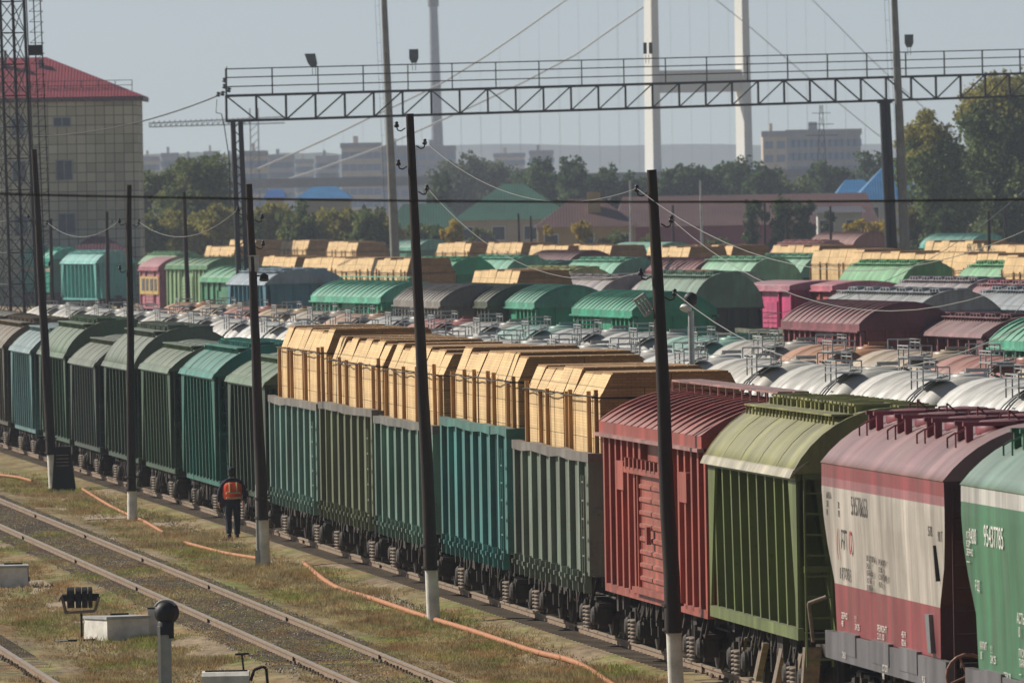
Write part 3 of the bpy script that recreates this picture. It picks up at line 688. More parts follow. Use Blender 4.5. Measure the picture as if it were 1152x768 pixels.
for i,(x,ev,cr,c1,c2,kd,lab) in enumerate(hop):
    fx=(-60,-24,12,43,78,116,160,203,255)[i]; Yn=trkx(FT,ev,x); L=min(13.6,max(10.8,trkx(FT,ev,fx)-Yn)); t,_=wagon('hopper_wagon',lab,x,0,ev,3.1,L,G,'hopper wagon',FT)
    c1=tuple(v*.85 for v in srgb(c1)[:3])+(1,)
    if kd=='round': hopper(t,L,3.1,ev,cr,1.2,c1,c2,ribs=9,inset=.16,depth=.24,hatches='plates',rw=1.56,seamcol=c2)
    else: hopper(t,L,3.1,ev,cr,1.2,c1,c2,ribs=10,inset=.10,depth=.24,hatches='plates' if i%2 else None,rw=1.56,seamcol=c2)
gx=[(356,3.62,'#6e9086','#7a756f','pale green gondola wagon with grey rim, leftmost of the timber gondolas'),
    (418.5,3.7,'#6c7458','#726d66','drab olive gondola wagon loaded with timber, second from the left'),
    (487,3.62,'#6a8a7c','#6e6d68','grey green gondola wagon loaded with timber, third from the left behind a wooden pole'),
    (570,3.82,'#45827e','#3d746c','teal gondola wagon with teal rim under timber, fourth from the left'),
    (662,3.62,'#707d6e','#77706a','grey olive gondola wagon next to the red boxcar')]
tl=['timber stack on the leftmost gondola, held by round stakes','timber stack on the drab olive gondola','timber stack on the grey green gondola behind the middle wooden pole',
    'timber stack on the teal gondola','largest timber stack beside the red boxcar, its brown plank ends in shade']
for i,(x,top,c,rm,lab) in enumerate(gx):
    t,p=wagon('gondola_wagon',lab,x,0,top,3.13,13.2,'gondola wagons loaded with timber in the front train','gondola wagon',FT)
    gondola(t,13.2,3.13,top,1.5,c,rm,True,7,i)
    lumber(p,-TH,tl[i],12.3,1.55,(4.76,4.63,4.62,4.68,4.6)[i],(5.22,5.08,5.06,5.14,5.02)[i],2.56,8,i,'timber stacks on the front train')
t,p=wagon('boxcar','weathered red boxcar with ribbed roof between the timber gondola and the olive hopper',789,0,4.15,3.1,15.1,None,'boxcar',FT)
boxcar(t,15.1,2.95,4.03,4.7,1.35,'#a04a3c','#9c4238','#a8503f',16,roofribs=15,trim='#a07470')
t,p=wagon('hopper_wagon','olive yellow round roofed hopper wagon with dark green ribbed side behind the red boxcar',895,0,3.9,3.12,11.5,None,'hopper wagon',FT)
hopper(t,11.5,3.1,3.9,4.86,1.45,'#66733c','#8a894e',ribs=10,inset=.30,depth=.28,hatches='plates',rw=1.6,seamcol='#b5ad96',sill=.1)
rm=t
t,p=wagon('hopper_wagon','hopper wagon with maroon and white banded smooth side and maroon roof clamps',1061.6,0,4.12,3.15,13.2,None,'hopper wagon',FT)
hopper(t,13.2,3.15,4.12,4.9,1.6,'#8d3f48','#946a6e',style='smooth',hatches='clamps',bands='maroon_white_bands',frame='#67656a',board=False,seamcol='#7a2a38',mat='clean_paint',endcol='#50202a')
xs_=-1.60
letters(t,'59578653',3.3,3.14,.4,'#4a4744',-1.575,1.15); letters(t,'(',5.0,2.55,.5,'#a03038',-1.575,1.3,name='emblem'); letters(t,'РТ',4.5,2.6,.4,'#3c3c3c',-1.575,1.1,name='emblem'); letters(t,'0',3.6,2.55,.5,'#a03038',-1.575,1.2,name='emblem')
letters(t,'8 РТОВ',4.8,2.15,.24,'#4a4744',-1.56,1.3)
letters(t,'ВЕС ТАРЫ\n24,0 Т\nОБЪЕМ\n112 М3\nДЛИНА',1.7,2.5,.12,'#6b645e',-1.57,1.5); letters(t,'РЕМОНТ\n12.08\nСТАНЦИЯ\n4519',.4,2.48,.12,'#6b645e',-1.57,1.5)
letters(t,'МУКА\n32\n8',6.1,3.32,.14,'#5a544e',-1.575,1.5); letters(t,'32\n78',4.8,3.2,.14,'#5a544e',-1.575,1.3); letters(t,'578',-4.9,3.05,.2,'#5a544e',-1.575,1.4); letters(t,'90 Т',-5.9,3.0,.2,'#5a544e',-1.575,1.2)
letters(t,'ЗЕРНО\n48',4.9,1.55,.13,'#d8d2cc',-1.535,1.6); letters(t,'! !\n24 25',3.4,1.55,.13,'#d8d2cc',-1.535,1.8); letters(t,'РЕМОНТ\n2.11.10',.9,1.5,.13,'#d8d2cc',-1.535,1.9); letters(t,'4519\n0216',-1.7,1.5,.13,'#d8d2cc',-1.535,1.7)
letters(t,'СТОП\n90',.0,.95,.13,'#d8d2cc',-1.595,1.6); letters(t,'24,0',4.4,.98,.13,'#d8d2cc',-1.595,1.6); letters(t,'9,3',-4.2,.95,.13,'#d8d2cc',-1.595,1.8); letters(t,'НЕ БИТЬ\n7312',-5.2,.86,.11,'#d8d2cc',-1.595,1.6)
b=MB(); b.prismx([(-4.5,2.2),(-4.9,2.2),(-5.1,1.66),(-4.75,1.66)],-1.585,-1.5); b.build('placard_plate','steel_grey',t)
b=MB(); b.prismx([(-5.6,3.2),(-5.57,3.2),(-5.8,2.7),(-5.83,2.7)],-1.60,-1.52); b.build('slanted_handrail','steel_dark',t)
def handwheel(root,x,y,z,r=.3,col='#a86a55'):
    b=MB(); n=18
    for k in range(n): a0=2*PI*k/n;a1=2*PI*(k+1)/n; b.tube((x+r*math.cos(a0),y,z+r*math.sin(a0)),(x+r*math.cos(a1),y,z+r*math.sin(a1)),.025,None,5)
    for k in range(4): a0=PI*k/2+.4; b.tube((x,y,z),(x+r*math.cos(a0),y,z+r*math.sin(a0)),.018,None,5)
    b.tube((x,y,z),(x,y+.3,z),.03,None,6); return b.build('handwheel','paint',root,col)
handwheel(t,-1.3,-6.75,1.4)
t2,p2=wagon('hopper_wagon','hopper wagon with green smooth side and a white stripe, cut by the right edge',1061.6,0,4.12,3.15,13.2,None,'hopper wagon',FT)
t2.location=p-DIR*14.9
hopper(t2,13.2,3.15,4.12,4.9,1.6,'#3d6f57','#6f8f80',style='smooth',hatches='clamps',bands='green_white_bands',frame='#67656a',board=False,seamcol='#1f5a3c',mat='clean_paint',endcol='#33604a')
letters(t2,'95437785',4.4,3.06,.42,'#d5d3cc',-1.585,1.1); letters(t2,'КГР\nКЗХ\nЗЕРНО\n-----',6.1,3.12,.13,'#d5d3cc',-1.585,1.5); letters(t2,'24000',5.8,3.06,.3,'#d5d3cc',-1.585,.9); letters(t2,'Р ЗД',5.4,2.42,.2,'#d5d3cc',-1.57,.9)
letters(t2,'КАПИТ\n18',5.3,1.62,.15,'#d5d3cc',-1.535,1.3); letters(t2,'! !\n24 25',4.3,1.6,.15,'#d5d3cc',-1.535,1.5); letters(t2,'РЕМ 20\n11-0145',3.1,1.3,.12,'#d5d3cc',-1.53,1.6)
letters(t2,'АСТЫК\n  0',1.6,2.1,.2,'#d5d3cc',-1.56,1.3); letters(t2,'ПУСК\nТАРА\n---',1.6,1.65,.15,'#d5d3cc',-1.54,1.3)
letters(t2,'24,0',5.0,.98,.13,'#d8d2cc',-1.595,1.6)
# yellow plate and chute frame hanging below the olive hopper
b=MB(); b.path([(-1.35,-5.9,1.3),(-1.45,-6.2,1.9),(-1.2,-6.4,2.0)],.03,6); b.prismx([(-5.7,1.2),(-5.4,1.2),(-5.0,.45),(-5.2,.45)],-1.45,-1.2); b.build('hand_brake_post','gear_light',rm)
for q,yy in enumerate((-3.6,-1.2,1.2,3.6)):
    b=MB(); b.prismx([(yy-.9,1.05),(yy-.5,1.05),(yy+.5,.45),(yy+.2,.4)],-1.35,-1.25); b.build('chute_arm','gear_light',rm)
# ================================================================== ROWS BEHIND
TH_=-TH
bc=['#b58f74','#b7ab9b','#b8a07c','#a8685a','#b9a58c','#b57a52','#b5b0a6','#7fae9f','#b5b5b0','#a9aaa8','#8fb3a8','#b5b2aa','#a6615c','#b5b5b2']
bn=['tan','pale grey','sandy beige','rusty red','beige','orange brown','off-white','pale green','white','grey','mint green','off-white','brick red','white']
wc=['#d0cfca','#cfccc6','#bfbdb6','#cac6bc']
def tankrow(shift,x0,n,lab,group,cols):
    q=atz(x0,438,4.15); Y=q.y; dr=Vector((-math.sin(-TH+R(1.3)),math.cos(-TH+R(1.3)),0))
    o_=11.+shift-.0225*(Y-246); p=trk(o_,Y); 
    for i in range(n):
        c=p+dr*(6+12.02*i); t=thing('tank_wagon',lab(i),'tank wagon',c,-TH+R(1.3),group); tank(t,10.9,1.52,2.72,cols[i%len(cols)],seed=i,mat='clean_paint')
tankrow(0,1185,20,lambda i:'white tank wagon directly behind the front train, %s from the right'%ORD[i],'white tank wagons behind the front train',wc)
tankrow(5.3,1225,20,lambda i:'%s tank wagon in the second tank row, %s from the right'%(bn[i%14],ORD[i]),'tank wagons in the second row',bc)
def extra(off): return 0 if off<8 else (off-8)/18*3.2 if off<26 else min(5.6,3.2+(off-26)/16*2.4)
def put(kind,x,y,z,L,label,name=None,cat=None,W=3.1,dth=0,**k):
    if kind=='gondola': W=3.13
    q=atz(x,y,z); off=(q.x-(X0+math.tan(TH)*q.y))*math.cos(TH); ang=TH_+R(dth+extra(off)); dr=Vector((-math.sin(ang),math.cos(ang),0)); pe=Vector((dr.y,-dr.x,0))
    p=q+pe*(W/2)+dr*(L/2); p.z=0
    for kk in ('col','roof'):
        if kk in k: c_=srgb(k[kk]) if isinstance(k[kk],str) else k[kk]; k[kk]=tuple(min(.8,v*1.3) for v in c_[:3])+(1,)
    fn={'boxcar':boxcar,'hopper':hopper,'gondola':gondola}[kind]
    t=thing(name or {'boxcar':'boxcar','hopper':'hopper_wagon','gondola':'gondola_wagon'}[kind],label,cat or {'boxcar':'boxcar','hopper':'hopper wagon','gondola':'gondola wagon'}[kind],p,ang)
    t['group']={'boxcar':'boxcars standing in the yard','hopper':'hopper wagons standing in the yard','gondola':'gondola wagons standing in the yard'}[kind]
    fn(t,L,detail=False,**k); return t,p
def box(x,y,col,roof,label,L=13.9,eave=3.84,**k): return put('boxcar',x,y,eave+.1,L,label,col=col,roof=roof,eave=eave,crest=k.pop('crest',4.66),**k)
# --- row of boxcars
box(428,337.5,'#1f8a66','#4f9a80','bright green boxcar with a walkway along its roof, left of the grey ribbed boxcar',16.5,dth=3,ribs=16)
tg,_=box(495,342.5,'#757066','#77716a','grey ribbed boxcar with a yellow stripe in the row of boxcars',13.9,board=False)
b=MB(); b.box(-1.56,-1.49,-6.8,6.8,2.75,3.0); b.build('painted_stripe','sign_paint',tg,'#a39a4a')
box(548,342.5,'#4c5548','#47503f','dark olive ribbed boxcar between the grey and the green boxcar',13.9,board=False)
box(601,343.5,'#2a8a68','#4a9078','green ribbed boxcar next to the dark olive one, half hidden by a second green boxcar',13.9,board=False)
box(711,353,'#268a66','#2f8f70','green boxcar with ribbed roof just left of the lamp post',13.9,board=False)
box(966.6,368.5,'#84484a','#7a444a','maroon boxcar with a strongly ribbed roof at the right',13.9,board=False)
box(1225,392,'#2c8562','#4f987c','green boxcar cut by the right edge behind the maroon hopper',13.9,board=False)
# --- low wagons before the boxcars
def low(x,y,L,col,label,top=2.6,junk=None,rim=None,bot=1.4,**k):
    t,p=put('gondola',x,y,top,L,label,top=top,bot=bot,col=col,rim=rim or col,**k)
    if junk:
        s=thing('scrap_pile',junk,'scrap',(p.x,p.y,bot),TH_); rnd=random.Random(int(x)); b=MB()
        for i in range(90):
            a=Vector((rnd.uniform(-1.2,1.2),rnd.uniform(-L/2+.6,L/2-.6),rnd.uniform(.1,top-bot+.15))); d_=Vector((rnd.uniform(-1,1),rnd.uniform(-1,1),rnd.uniform(-.3,.3)))*rnd.uniform(.3,.9); b.tube(a-d_*.5,a+d_*.5,rnd.uniform(.04,.12),None,5)
        b.box(-1.3,1.3,-L/2+.3,L/2-.3,.02,top-bot-.25); b.build('scrap_metal','scrap',s)
    return t
low(560,364,12.9,'#4a3238','low dark maroon gondola wagon in front of the grey and olive boxcars',2.6)
low(640,371,12.9,'#a0605c','low brick red gondola wagon in front of the green boxcars',2.6)
low(655,359,12.9,'#8b927c','pale olive gondola wagon between the two green ribbed boxcars',2.8)
low(760,377,12.9,'#6a6a66','low grey gondola wagon to the left of the lamp post',2.6)
low(832,381,12.9,'#7c9a84','pale green gondola wagon just right of the lamp post',2.6)
low(900,372,12.9,'#75775f','olive gondola wagon left of the maroon boxcar',2.7,'rusty scrap heaped in the olive gondola')
low(895,392,12.9,'#7d7c50','yellow green gondola wagon below the olive one, left of the maroon boxcar',2.6,'brown scrap heaped in the yellow green gondola')
low(1037,384,12.9,'#64775a','moss green gondola wagon in front of the maroon boxcar',2.7,'rusty scrap heaped in the moss green gondola')
low(1122,395,12.9,'#a0524c','low brick red gondola wagon at the right edge behind the tank wagons',2.7)
low(1215,400,12.9,'#54504c','low dark gondola wagon cut by the right edge',2.7,'scrap heaped in the low dark gondola at the right edge')
# --- further hoppers
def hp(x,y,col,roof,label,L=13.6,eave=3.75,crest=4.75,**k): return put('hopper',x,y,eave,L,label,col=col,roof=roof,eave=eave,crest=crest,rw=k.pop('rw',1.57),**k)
hp(780,346,'#1d2c22','#5f7c68','dark green round ended hopper wagon behind the lamp post',13.6,3.3,4.8)
hp(1030,349,'#5a6b78','#85898c','grey blue hopper wagon with long roof walkways behind the maroon boxcar',17.,3.9,4.6)
hp(1106,377,'#6c4248','#7a5458','maroon flat roofed hopper wagon right of the maroon boxcar',14.5,3.75,4.3)
hp(629,321,'#77785a','#9a9c6a','small olive yellow round roofed hopper wagon beside a timber stack',13.6,3.7,4.6)
hp(675,329,'#5f5c60','#8d8485','grey hopper wagon between the yellow hopper and a wooden pole',13.6,3.75,4.5,hatches='plates')
hp(733,329,'#6b666a','#8f8688','pale grey hopper wagon partly behind the right wooden pole',13.6,3.75,4.5)
hp(800,332,'#5f7668','#86998a','grey green hopper wagon behind the dark green round ended one',13.6,3.6,4.6)
hp(503,308,'#0f7a52','#17936a','vivid green round roofed hopper wagon in the middle distance',13.6,3.7,4.65)
hp(568,307,'#2f7a5c','#5aa084','mint green round roofed hopper wagon right of the vivid green one',13.6,3.7,4.7)
hp(610,309,'#35705c','#4a8572','grey green round roofed hopper wagon with crosswise battens',13.6,3.5,4.3)
hp(687,311,'#2a7556','#62a588','mint roofed hopper wagon with dark green end above the grey hoppers',13.6,3.7,4.7)
hp(840,316,'#225a40','#75a888','pale green round roofed hopper wagon with a dark round end above the pink wagon',13.6,3.5,4.75)
hp(900,312,'#225a40','#6fa284','pale green round roofed hopper wagon right behind the dark ended one',13.6,3.5,4.75)
hp(1013,323,'#1f5a38','#5f9a6a','leaf green round roofed hopper wagon in front of the right timber stacks',13.6,3.5,4.75)
hp(1150,328,'#2a6a45','#65a073','pale leaf green round roofed hopper wagon at the right edge',13.6,3.4,4.75)
hp(1078,335,'#777078','#8d858a','grey hopper wagon between two leaf green hoppers',13.6,3.6,4.4)
hp(1170,340,'#8d5a66','#95646c','dusty pink hopper wagon at the right edge below the leaf green one',13.6,3.5,4.3)
hp(1190,347,'#5a6470','#7c848c','blue grey hopper wagon at the right edge',15,3.7,4.4)
# pink wagons
box(888,324,'#b8396c','#a8707c','bright pink boxcar in the middle distance',9.,3.9,crest=4.3,ribs=3,roofribs=0,board=False)
box(936,324,'#a85a50','#b36a76','salmon sided boxcar coupled to the bright pink one',9.5,3.9,crest=4.3,ribs=3,roofribs=0,board=False)
# left background
bandmat('teal_band',[(0,'#2f9a86'),(2.9,'#b5a08a'),(3.15,'#2fa08c')])
hp(9,291.5,'#14695c','#3aa894','teal smooth hopper wagon with a pale stripe, cut by the left edge',14.5,3.9,4.8,style='smooth',bands='teal_band',dth=3.5)
hp(57,291.5,'#14695c','#3aa894','teal smooth hopper wagon with a pale stripe behind the lattice mast',14.5,3.9,4.8,style='smooth',bands='teal_band',dth=3.5)
t,_=hp(108,295.5,'#4fa39a','#6aada6','pale teal ribbed hopper wagon with a yellow patch at the left',13.,3.9,4.75,endcol='#1f5560',dth=3.5)
bandmat('pink_yellow_band',[(0,'#a0626c'),(2.3,'#c0a04c'),(3.4,'#a0626c')])
t,_=box(178,302,'#a0626c','#9a5c66','small pink and yellow wagon with windows, left of the pale green boxcar',9.,3.8,ribs=1,roofribs=0,board=False); 
for i in range(4): b=MB(); b.box(-1.56,-1.5,-3.6+i*1.9,-2.5+i*1.9,2.4,3.2); b.build('window','glass_dark',t)
b=MB(); b.box(-1.53,-1.49,-4.2,4.2,2.15,3.35); b.build('yellow_band','sign_paint',t,'#b89a52')
hp(190,296,'#5f7a55','#6f9a70','pale green hopper wagon roof seen above the pink and yellow wagon',13.6,3.7,4.5)
box(233,300.5,'#7f9a72','#4f7d55','pale green boxcar with double doors in the left background',14.5,4.,ribs=10,roofribs=6,board=False,dth=2)
box(276,315,'#3f7a5a','#5c9a76','green boxcar with dark doors behind the left end of the gantry',14.5,3.9,ribs=8,roofribs=6,board=False,dth=2)
hp(299,319,'#3f7585','#8494a0','grey blue ribbed hopper wagon right of the green boxcar',12.,3.9,4.6,dth=2)
hp(324,318,'#5a8fa0','#8fa3aa','pale blue hopper wagon left of the bright green boxcar',12.,3.9,4.6,dth=2)
# distant roofs
box(1090,277,'#4a8a7c','#5fa090','long mint green boxcar with ribbed roof behind the right timber stacks',16,3.8,roofribs=16,board=False,crest=4.8)
box(960,276,'#7a463e','#80504a','rusty brown boxcar left of the long mint green boxcar',16,3.8,roofribs=14,board=False,crest=4.9)
box(1215,283,'#8a9a98','#9aa09c','pale grey boxcar at the far right edge behind timber',16,3.8,roofribs=10,board=False)
hp(912,289,'#8a5c5c','#9c6a68','dusty rose round roofed hopper wagon left of the rusty brown boxcar',13.6,3.6,4.75)
box(700,304,'#6f2f30','#6a2e32','dark red boxcar below the far timber row',14,3.8,roofribs=12,board=False)
box(780,307,'#7d3234','#6f3034','red boxcar with ribbed roof beside a wooden pole',14,3.8,roofribs=12,board=False)
box(812,311,'#7d3a38','#a05048','brick red boxcar right of the orange load',14,3.6,roofribs=10,board=False)
box(640,296,'#6a3034','#5f2d33','dark maroon boxcar far behind the mint green hoppers',14,3.8,roofribs=12,board=False)
box(470,280,'#3f7560','#5f9080','faded green boxcar by the foot of the tall concrete pole',15,3.8,roofribs=8,board=False)
box(735,283,'#3f8068','#62a48c','mint green boxcar roof above the far timber row',15,4.4,roofribs=0,board=False,crest=5.1)
# --- timber wagons in the distance
def timber(x,y,label,col='#5f5648',zs=4.3,zt=4.95,L=12.2,seg=6,seed=0,**k):
    q=atz(x,y,zs); off=(q.x-(X0+math.tan(TH)*q.y))*math.cos(TH); ang=TH_+R(extra(off)); dr=Vector((-math.sin(ang),math.cos(ang),0)); p=q+Vector((dr.y,-dr.x,0))*1.3+dr*(L/2); p.z=0
    t=thing('gondola_wagon','gondola wagon under '+label.replace('timber stack','the timber',1),'gondola wagon',p,ang,'gondola wagons standing in the yard'); gondola(t,12.9,3.13,2.9,1.4,col,col,False,7,seed)
    lumber(p,ang,label,L,1.45,zs,zt,2.56,seg,seed,'timber stacks standing in the yard')
K=0
for (x,y,lab) in [(580,323,'single timber stack between the boxcars and the yellow hopper'),
  (262,288,'timber stack behind the left gantry leg'),(330,303,'timber stack in the left middle distance, first right of the gantry leg'),(378,305,'timber stack in the left middle distance, second right of the gantry leg'),
  (419,306,'timber stack just left of the tall concrete pole'),(457,307,'timber stack behind the middle wooden pole next to the vivid green hopper'),
  (285,280,'far timber stack at the left, above the gantry leg'),(345,281,'far timber stack left of the tall concrete pole'),(400,283,'far timber stack touching the left side of the tall concrete pole'),
  (527,284.5,'leftmost timber stack of the far middle row'),(585,285,'second timber stack of the far middle row'),(636,288,'third timber stack of the far middle row'),
  (685,288,'fourth timber stack of the far middle row'),(773,291,'timber stack right of the right wooden pole in the far row'),(821,290,'last timber stack of the far middle row, with a dark shaded end'),
  (918,292,'timber stack behind the leaf green hopper, leftmost of the right group'),(969,297.5,'second timber stack of the right group'),(1018,301,'third timber stack of the right group, beside the steel gantry column'),
  (1080,303,'fourth timber stack of the right group'),(1141,305,'fifth timber stack of the right group'),(1200,309,'sixth timber stack of the right group, cut by the right edge'),
  (1091,285,'upper timber stack of the back row at the right'),(1141,289,'second upper timber stack of the back row, by a small wooden pole'),(1190,292,'upper timber stack of the back row, cut by the right edge')]:
    big=918<=x<=1200 and y>290; timber(x,y,lab,seed=K+20,zs=4.3,zt=5.0 if not big else 5.05,seg=6,col='#5a4a40'); K+=1
# orange load
p=atz(757,312,3.9); t=thing('orange_load','bright orange bundle of slats lying on a wagon beside the wooden pole','load',(p.x+1.0,p.y+3,3.0),TH_)
for i in range(5): b=MB(); b.prism([(-1,0),(-.94,.95),(-.7,1.25),(1,1.25),(1,0)],-3+i*1.25,-3+i*1.25+1.0); b.build('slat','sign_paint',t,'#c8502c')
p.z=0; t=thing('gondola_wagon','gondola wagon carrying the orange bundle','gondola wagon',(p.x+1,p.y+3,0),TH_,'gondola wagons standing in the yard'); gondola(t,12.9,3.13,2.9,1.4,'#6a3a36','#6a3a36',False,7,1)
# ================================================================== POLES
def hookins(root,p,side,name='insulator'):
    b=MB(); x=p.x; z=p.z; s_=side
    b.path([(x,p.y,z-.03),(x+s_*.09,p.y,z-.09),(x+s_*.15,p.y,z-.07),(x+s_*.17,p.y,z)],.013,5)
    b.lathe([(0,.02),(.015,.05),(.06,.045),(.075,.025),(.1,.04),(.12,.015)],(x+s_*.17,p.y,z-.02),(0,0,1),10); return b.build(name,'porcelain',root)
TOPS={}
def wpole(key,base,top,label,stub=1.25,r=.15,hooks=(),group='wooden poles along the front train',D=None):
    if D is None: B=atz(base[0],base[1],0)
    else: B=atd(base[0],base[1],D); B.z=0
    T=atd(top[0],top[1],B.y); L=T-B; t=thing('wooden_pole',label,'pole',B,0,group); P=lambda f: L*f
    h=L.z; f0=.22/h if stub else 0
    b=MB()
    rr=random.Random(int(base[0])); seg=8; f0=stub/h if stub else 0; pts=[]
    for i in range(seg+1): f=f0+(1-f0)*i/seg; q=P(f); pts.append((q+Vector((rr.uniform(-.015,.015),-.12 if stub else 0,0)),r*(.9-.42*f)))
    for (a,ra),(c,rc) in zip(pts,pts[1:]): b.tube(a,c,ra,rc,10)
    b.build('shaft','creosote',t)
    if stub:
        s=MB(); q=P(stub*1.6/h); s.tube((0,0,-.02),q*.55,.135,.13,12); s.tube(q*.55,q,.13,.12,12); s.build('concrete_stub','white_wash',t)
        s=MB(); 
        for f in (.66,.92): c=q*f; s.tube(c+Vector((0,-.06,-.02)),c+Vector((0,-.06,.02)),.19,None,14)
        s.build('binding','running_gear',t)
    A=[]
    for (f,side) in hooks:
        q=P(f)+Vector((side*r*.6,-.1 if stub else 0,0)); hookins(t,q,side); A.append(B+q+Vector((side*.17,0,.04)))
    TOPS[key]=A; return t,B,L
w1=wpole(1,(60,550),(38,168),'tall dark wooden pole at the left beside the black track cabinet',1.0,.17,[(.80,-1),(.78,1),(.66,1)])
w2=wpole(2,(149,586),(145,208),'thin wooden pole on a short white stub in front of the round roofed hopper',.78,.14,[(.89,-1),(.885,1),(.75,-1)])
w3=wpole(3,(298,637),(280,207),'wooden pole with a grey metal box, just right of the man',1.05,.16,[(.91,1),(.93,-1),(.84,1)])
w4=wpole(4,(488,700),(461,128),'tall wooden pole in the middle rising above the timber stacks',1.02,.16,[(.975,-1),(.94,1),(.90,-1),(.85,1)])
w5=wpole(5,(761,778),(734,191),'wooden pole with a ribbed lamp panel in front of the red boxcar',.98,.17,[(.96,-1),(.90,1),(.80,-1),(.76,1)])
# box and lamp on the third pole
t,B,L=w3; q=atd(285.5,297,B.y)-B; bx=MB(); bx.box(q.x-.11,q.x+.11,-.2,-.02,q.z-.17,q.z+.17); bx.box(q.x-.13,q.x+.13,-.22,0,q.z+.17,q.z+.2); bx.build('junction_box','galvanised',t)
q=atd(297,310,B.y)-B; bx=MB(); bx.tube((q.x-.2,-.02,q.z),(q.x,-.02,q.z),.02); bx.lathe([(0,.03),(.05,.1),(.16,.11)],(q.x,-.02,q.z+.05),(0,-.3,-1),12); bx.build('lamp','steel_dark',t)
q=atd(289,545,B.y)-B; bx=MB(); q1_=atd(290,632,B.y)-B; bx.tube((q.x-.01,-.05,q.z),(q1_.x,-.05,.02),.028,None,8); bx.box(q1_.x-.05,q1_.x+.05,-.1,0,.02,.38); bx.build('cable_pipe','galvanised',t)
# ribbed lamp panel on the right pole
t,B,L=w5; q=atd(725,343,B.y)-B; bx=MB(); ax=Vector((.55,0,-.83)).normalized(); ay=Vector((.83,0,.55)).normalized()
for i in range(4):
    o_=q+ay*(-.09+i*.06); a=o_-ax*.17; c=o_+ax*.17; bx.tube(a,c,.022,None,6)
bx.tube(q-ax*.15-ay*.1,q-ax*.15+ay*.1,.03,None,6); bx.tube(q+ax*.15-ay*.1,q+ax*.15+ay*.1,.03,None,6); bx.tube(q+ax*.12,atd(748,346,B.y)-B+Vector((0,.2,0)),.02,None,6); bx.build('lamp_panel','galvanised',t)
# smaller poles farther off
far=[((58,300),(57,246),640,'short thin pole before the tiled building, left of the ribbed teal hopper'),((121,330),(120,238),600,'thin dark pole in front of the pale teal ribbed hopper'),
 ((213,345),(207,216),560,'dark wooden pole before the pale green boxcar'),((757,270),(757,231),900,'short dark pole in front of the long brown roof'),
 ((585,273),(583,240),900,'dark post left of the yellow walled house'),((598,273),(597,243),900,'dark post beside the yellow walled house'),
 ((860,275),(860,228),900,'dark thin pole before the dark conifers'),((885,270),(885,244),900,'short pale post before the dark conifers'),((935,270),(934,232),890,'dark thin pole above the dusty rose wagon'),
 ((1114,291),(1112,238),680,'wooden pole standing between the timber stacks at the right'),((1133,268),(1130,236),900,'dark pole under the big tree at the right'),
 ((790,268),(788,203),950,'pale metal pole with a white foot before the brown roof'),((710,268),(709,203),950,'pale metal pole by the low mint green roof')]
for i,(b0,t0,D,lab) in enumerate(far): 
    t_,B_,L_=wpole(20+i,b0,t0,lab,0,.17 if D<700 else .16,[(.93,1)] if i in(0,1,2,9) else (),'poles farther back in the yard',D)
    if 'pale metal' in lab: t_.name='metal_pole'; t_.children[0].material_slots[0].material=None; t_.children[0].data.materials[0]=MATS['galvanised']
# tall tapered concrete masts
def cmast(b0,t0,D,label):
    B=atd(*b0,D); B.z=0; b0_=atd(*b0,D); T=atd(*t0,D); L=T-b0_; L=L*((T.z)/L.z); t=thing('concrete_mast',label,'mast',T-L,0,'tall concrete masts'); L=L*1.15
    b=MB(); b.tube((0,0,0),L,.34,.17,16); b.build('shaft','concrete_pole',t)
    b=MB(); 
    for k in range(40): z=3+k*.4; 
    b.tube(Vector((-.35,.1,4)),L+Vector((-.35,.1,0)),.012,None,4); b.tube(Vector((-.6,.1,4)),L+Vector((-.6,.1,0)),.012,None,4)
    k=4.
    while k<L.z: q=L*(k/L.z); b.tube(q+Vector((-.35,.1,0)),q+Vector((-.6,.1,0)),.01,None,4); k+=1.2
    b.build('climbing_ladder','steel_dark',t); return t
cmast((444,278),(432,0),760,'tall pale concrete mast rising from the timber rows, left of the chimney')
cmast((1018,278),(1006,0),700,'tall pale concrete mast beside the right gantry column')
# lamp post between the tanks
B=atd(778,392,275); B.z=0; T=atd(776,345,275); t=thing('lamp_post','grey lamp post with a round black and white lamp among the tank wagons','lamp post',B)
b=MB(); b.tube((0,0,0),(0,0,T.z-.1),.085,.07,10); b.build('post','galvanised',t)
b=MB(); b.lathe([(0,.05),(.06,.14),(.22,.17),(.3,.12),(.34,.04)],(0,0,T.z),(0,0,1),14); b.build('lamp_head','steel_dark',t)
b=MB(); b.lathe([(0,.06),(.02,.13),(.1,.15)],(-.1,-.05,T.z+.02),(-.3,-.5,-1),12); b.build('reflector','white_paint',t)
# track cabinet at the first pole
B=atz(72,552,0); t=thing('track_cabinet','black trapezoid cabinet with pale slots at the foot of the leftmost pole','cabinet',(B.x,B.y,0))
b=MB(); b.prismz([(-.34,-.3),(.34,-.3),(.34,.3),(-.34,.3)],0,1.28,0,[(-.24,-.2),(.2,-.2),(.2,.2),(-.24,.2)]); b.build('housing','black_rubber',t)
b=MB(); 
for i in range(4): z=.72+i*.1; b.box(-.2,.16,-.262+ (z-.7)*.07,-.23,z,z+.03)
b.build('slots','gear_light',t)
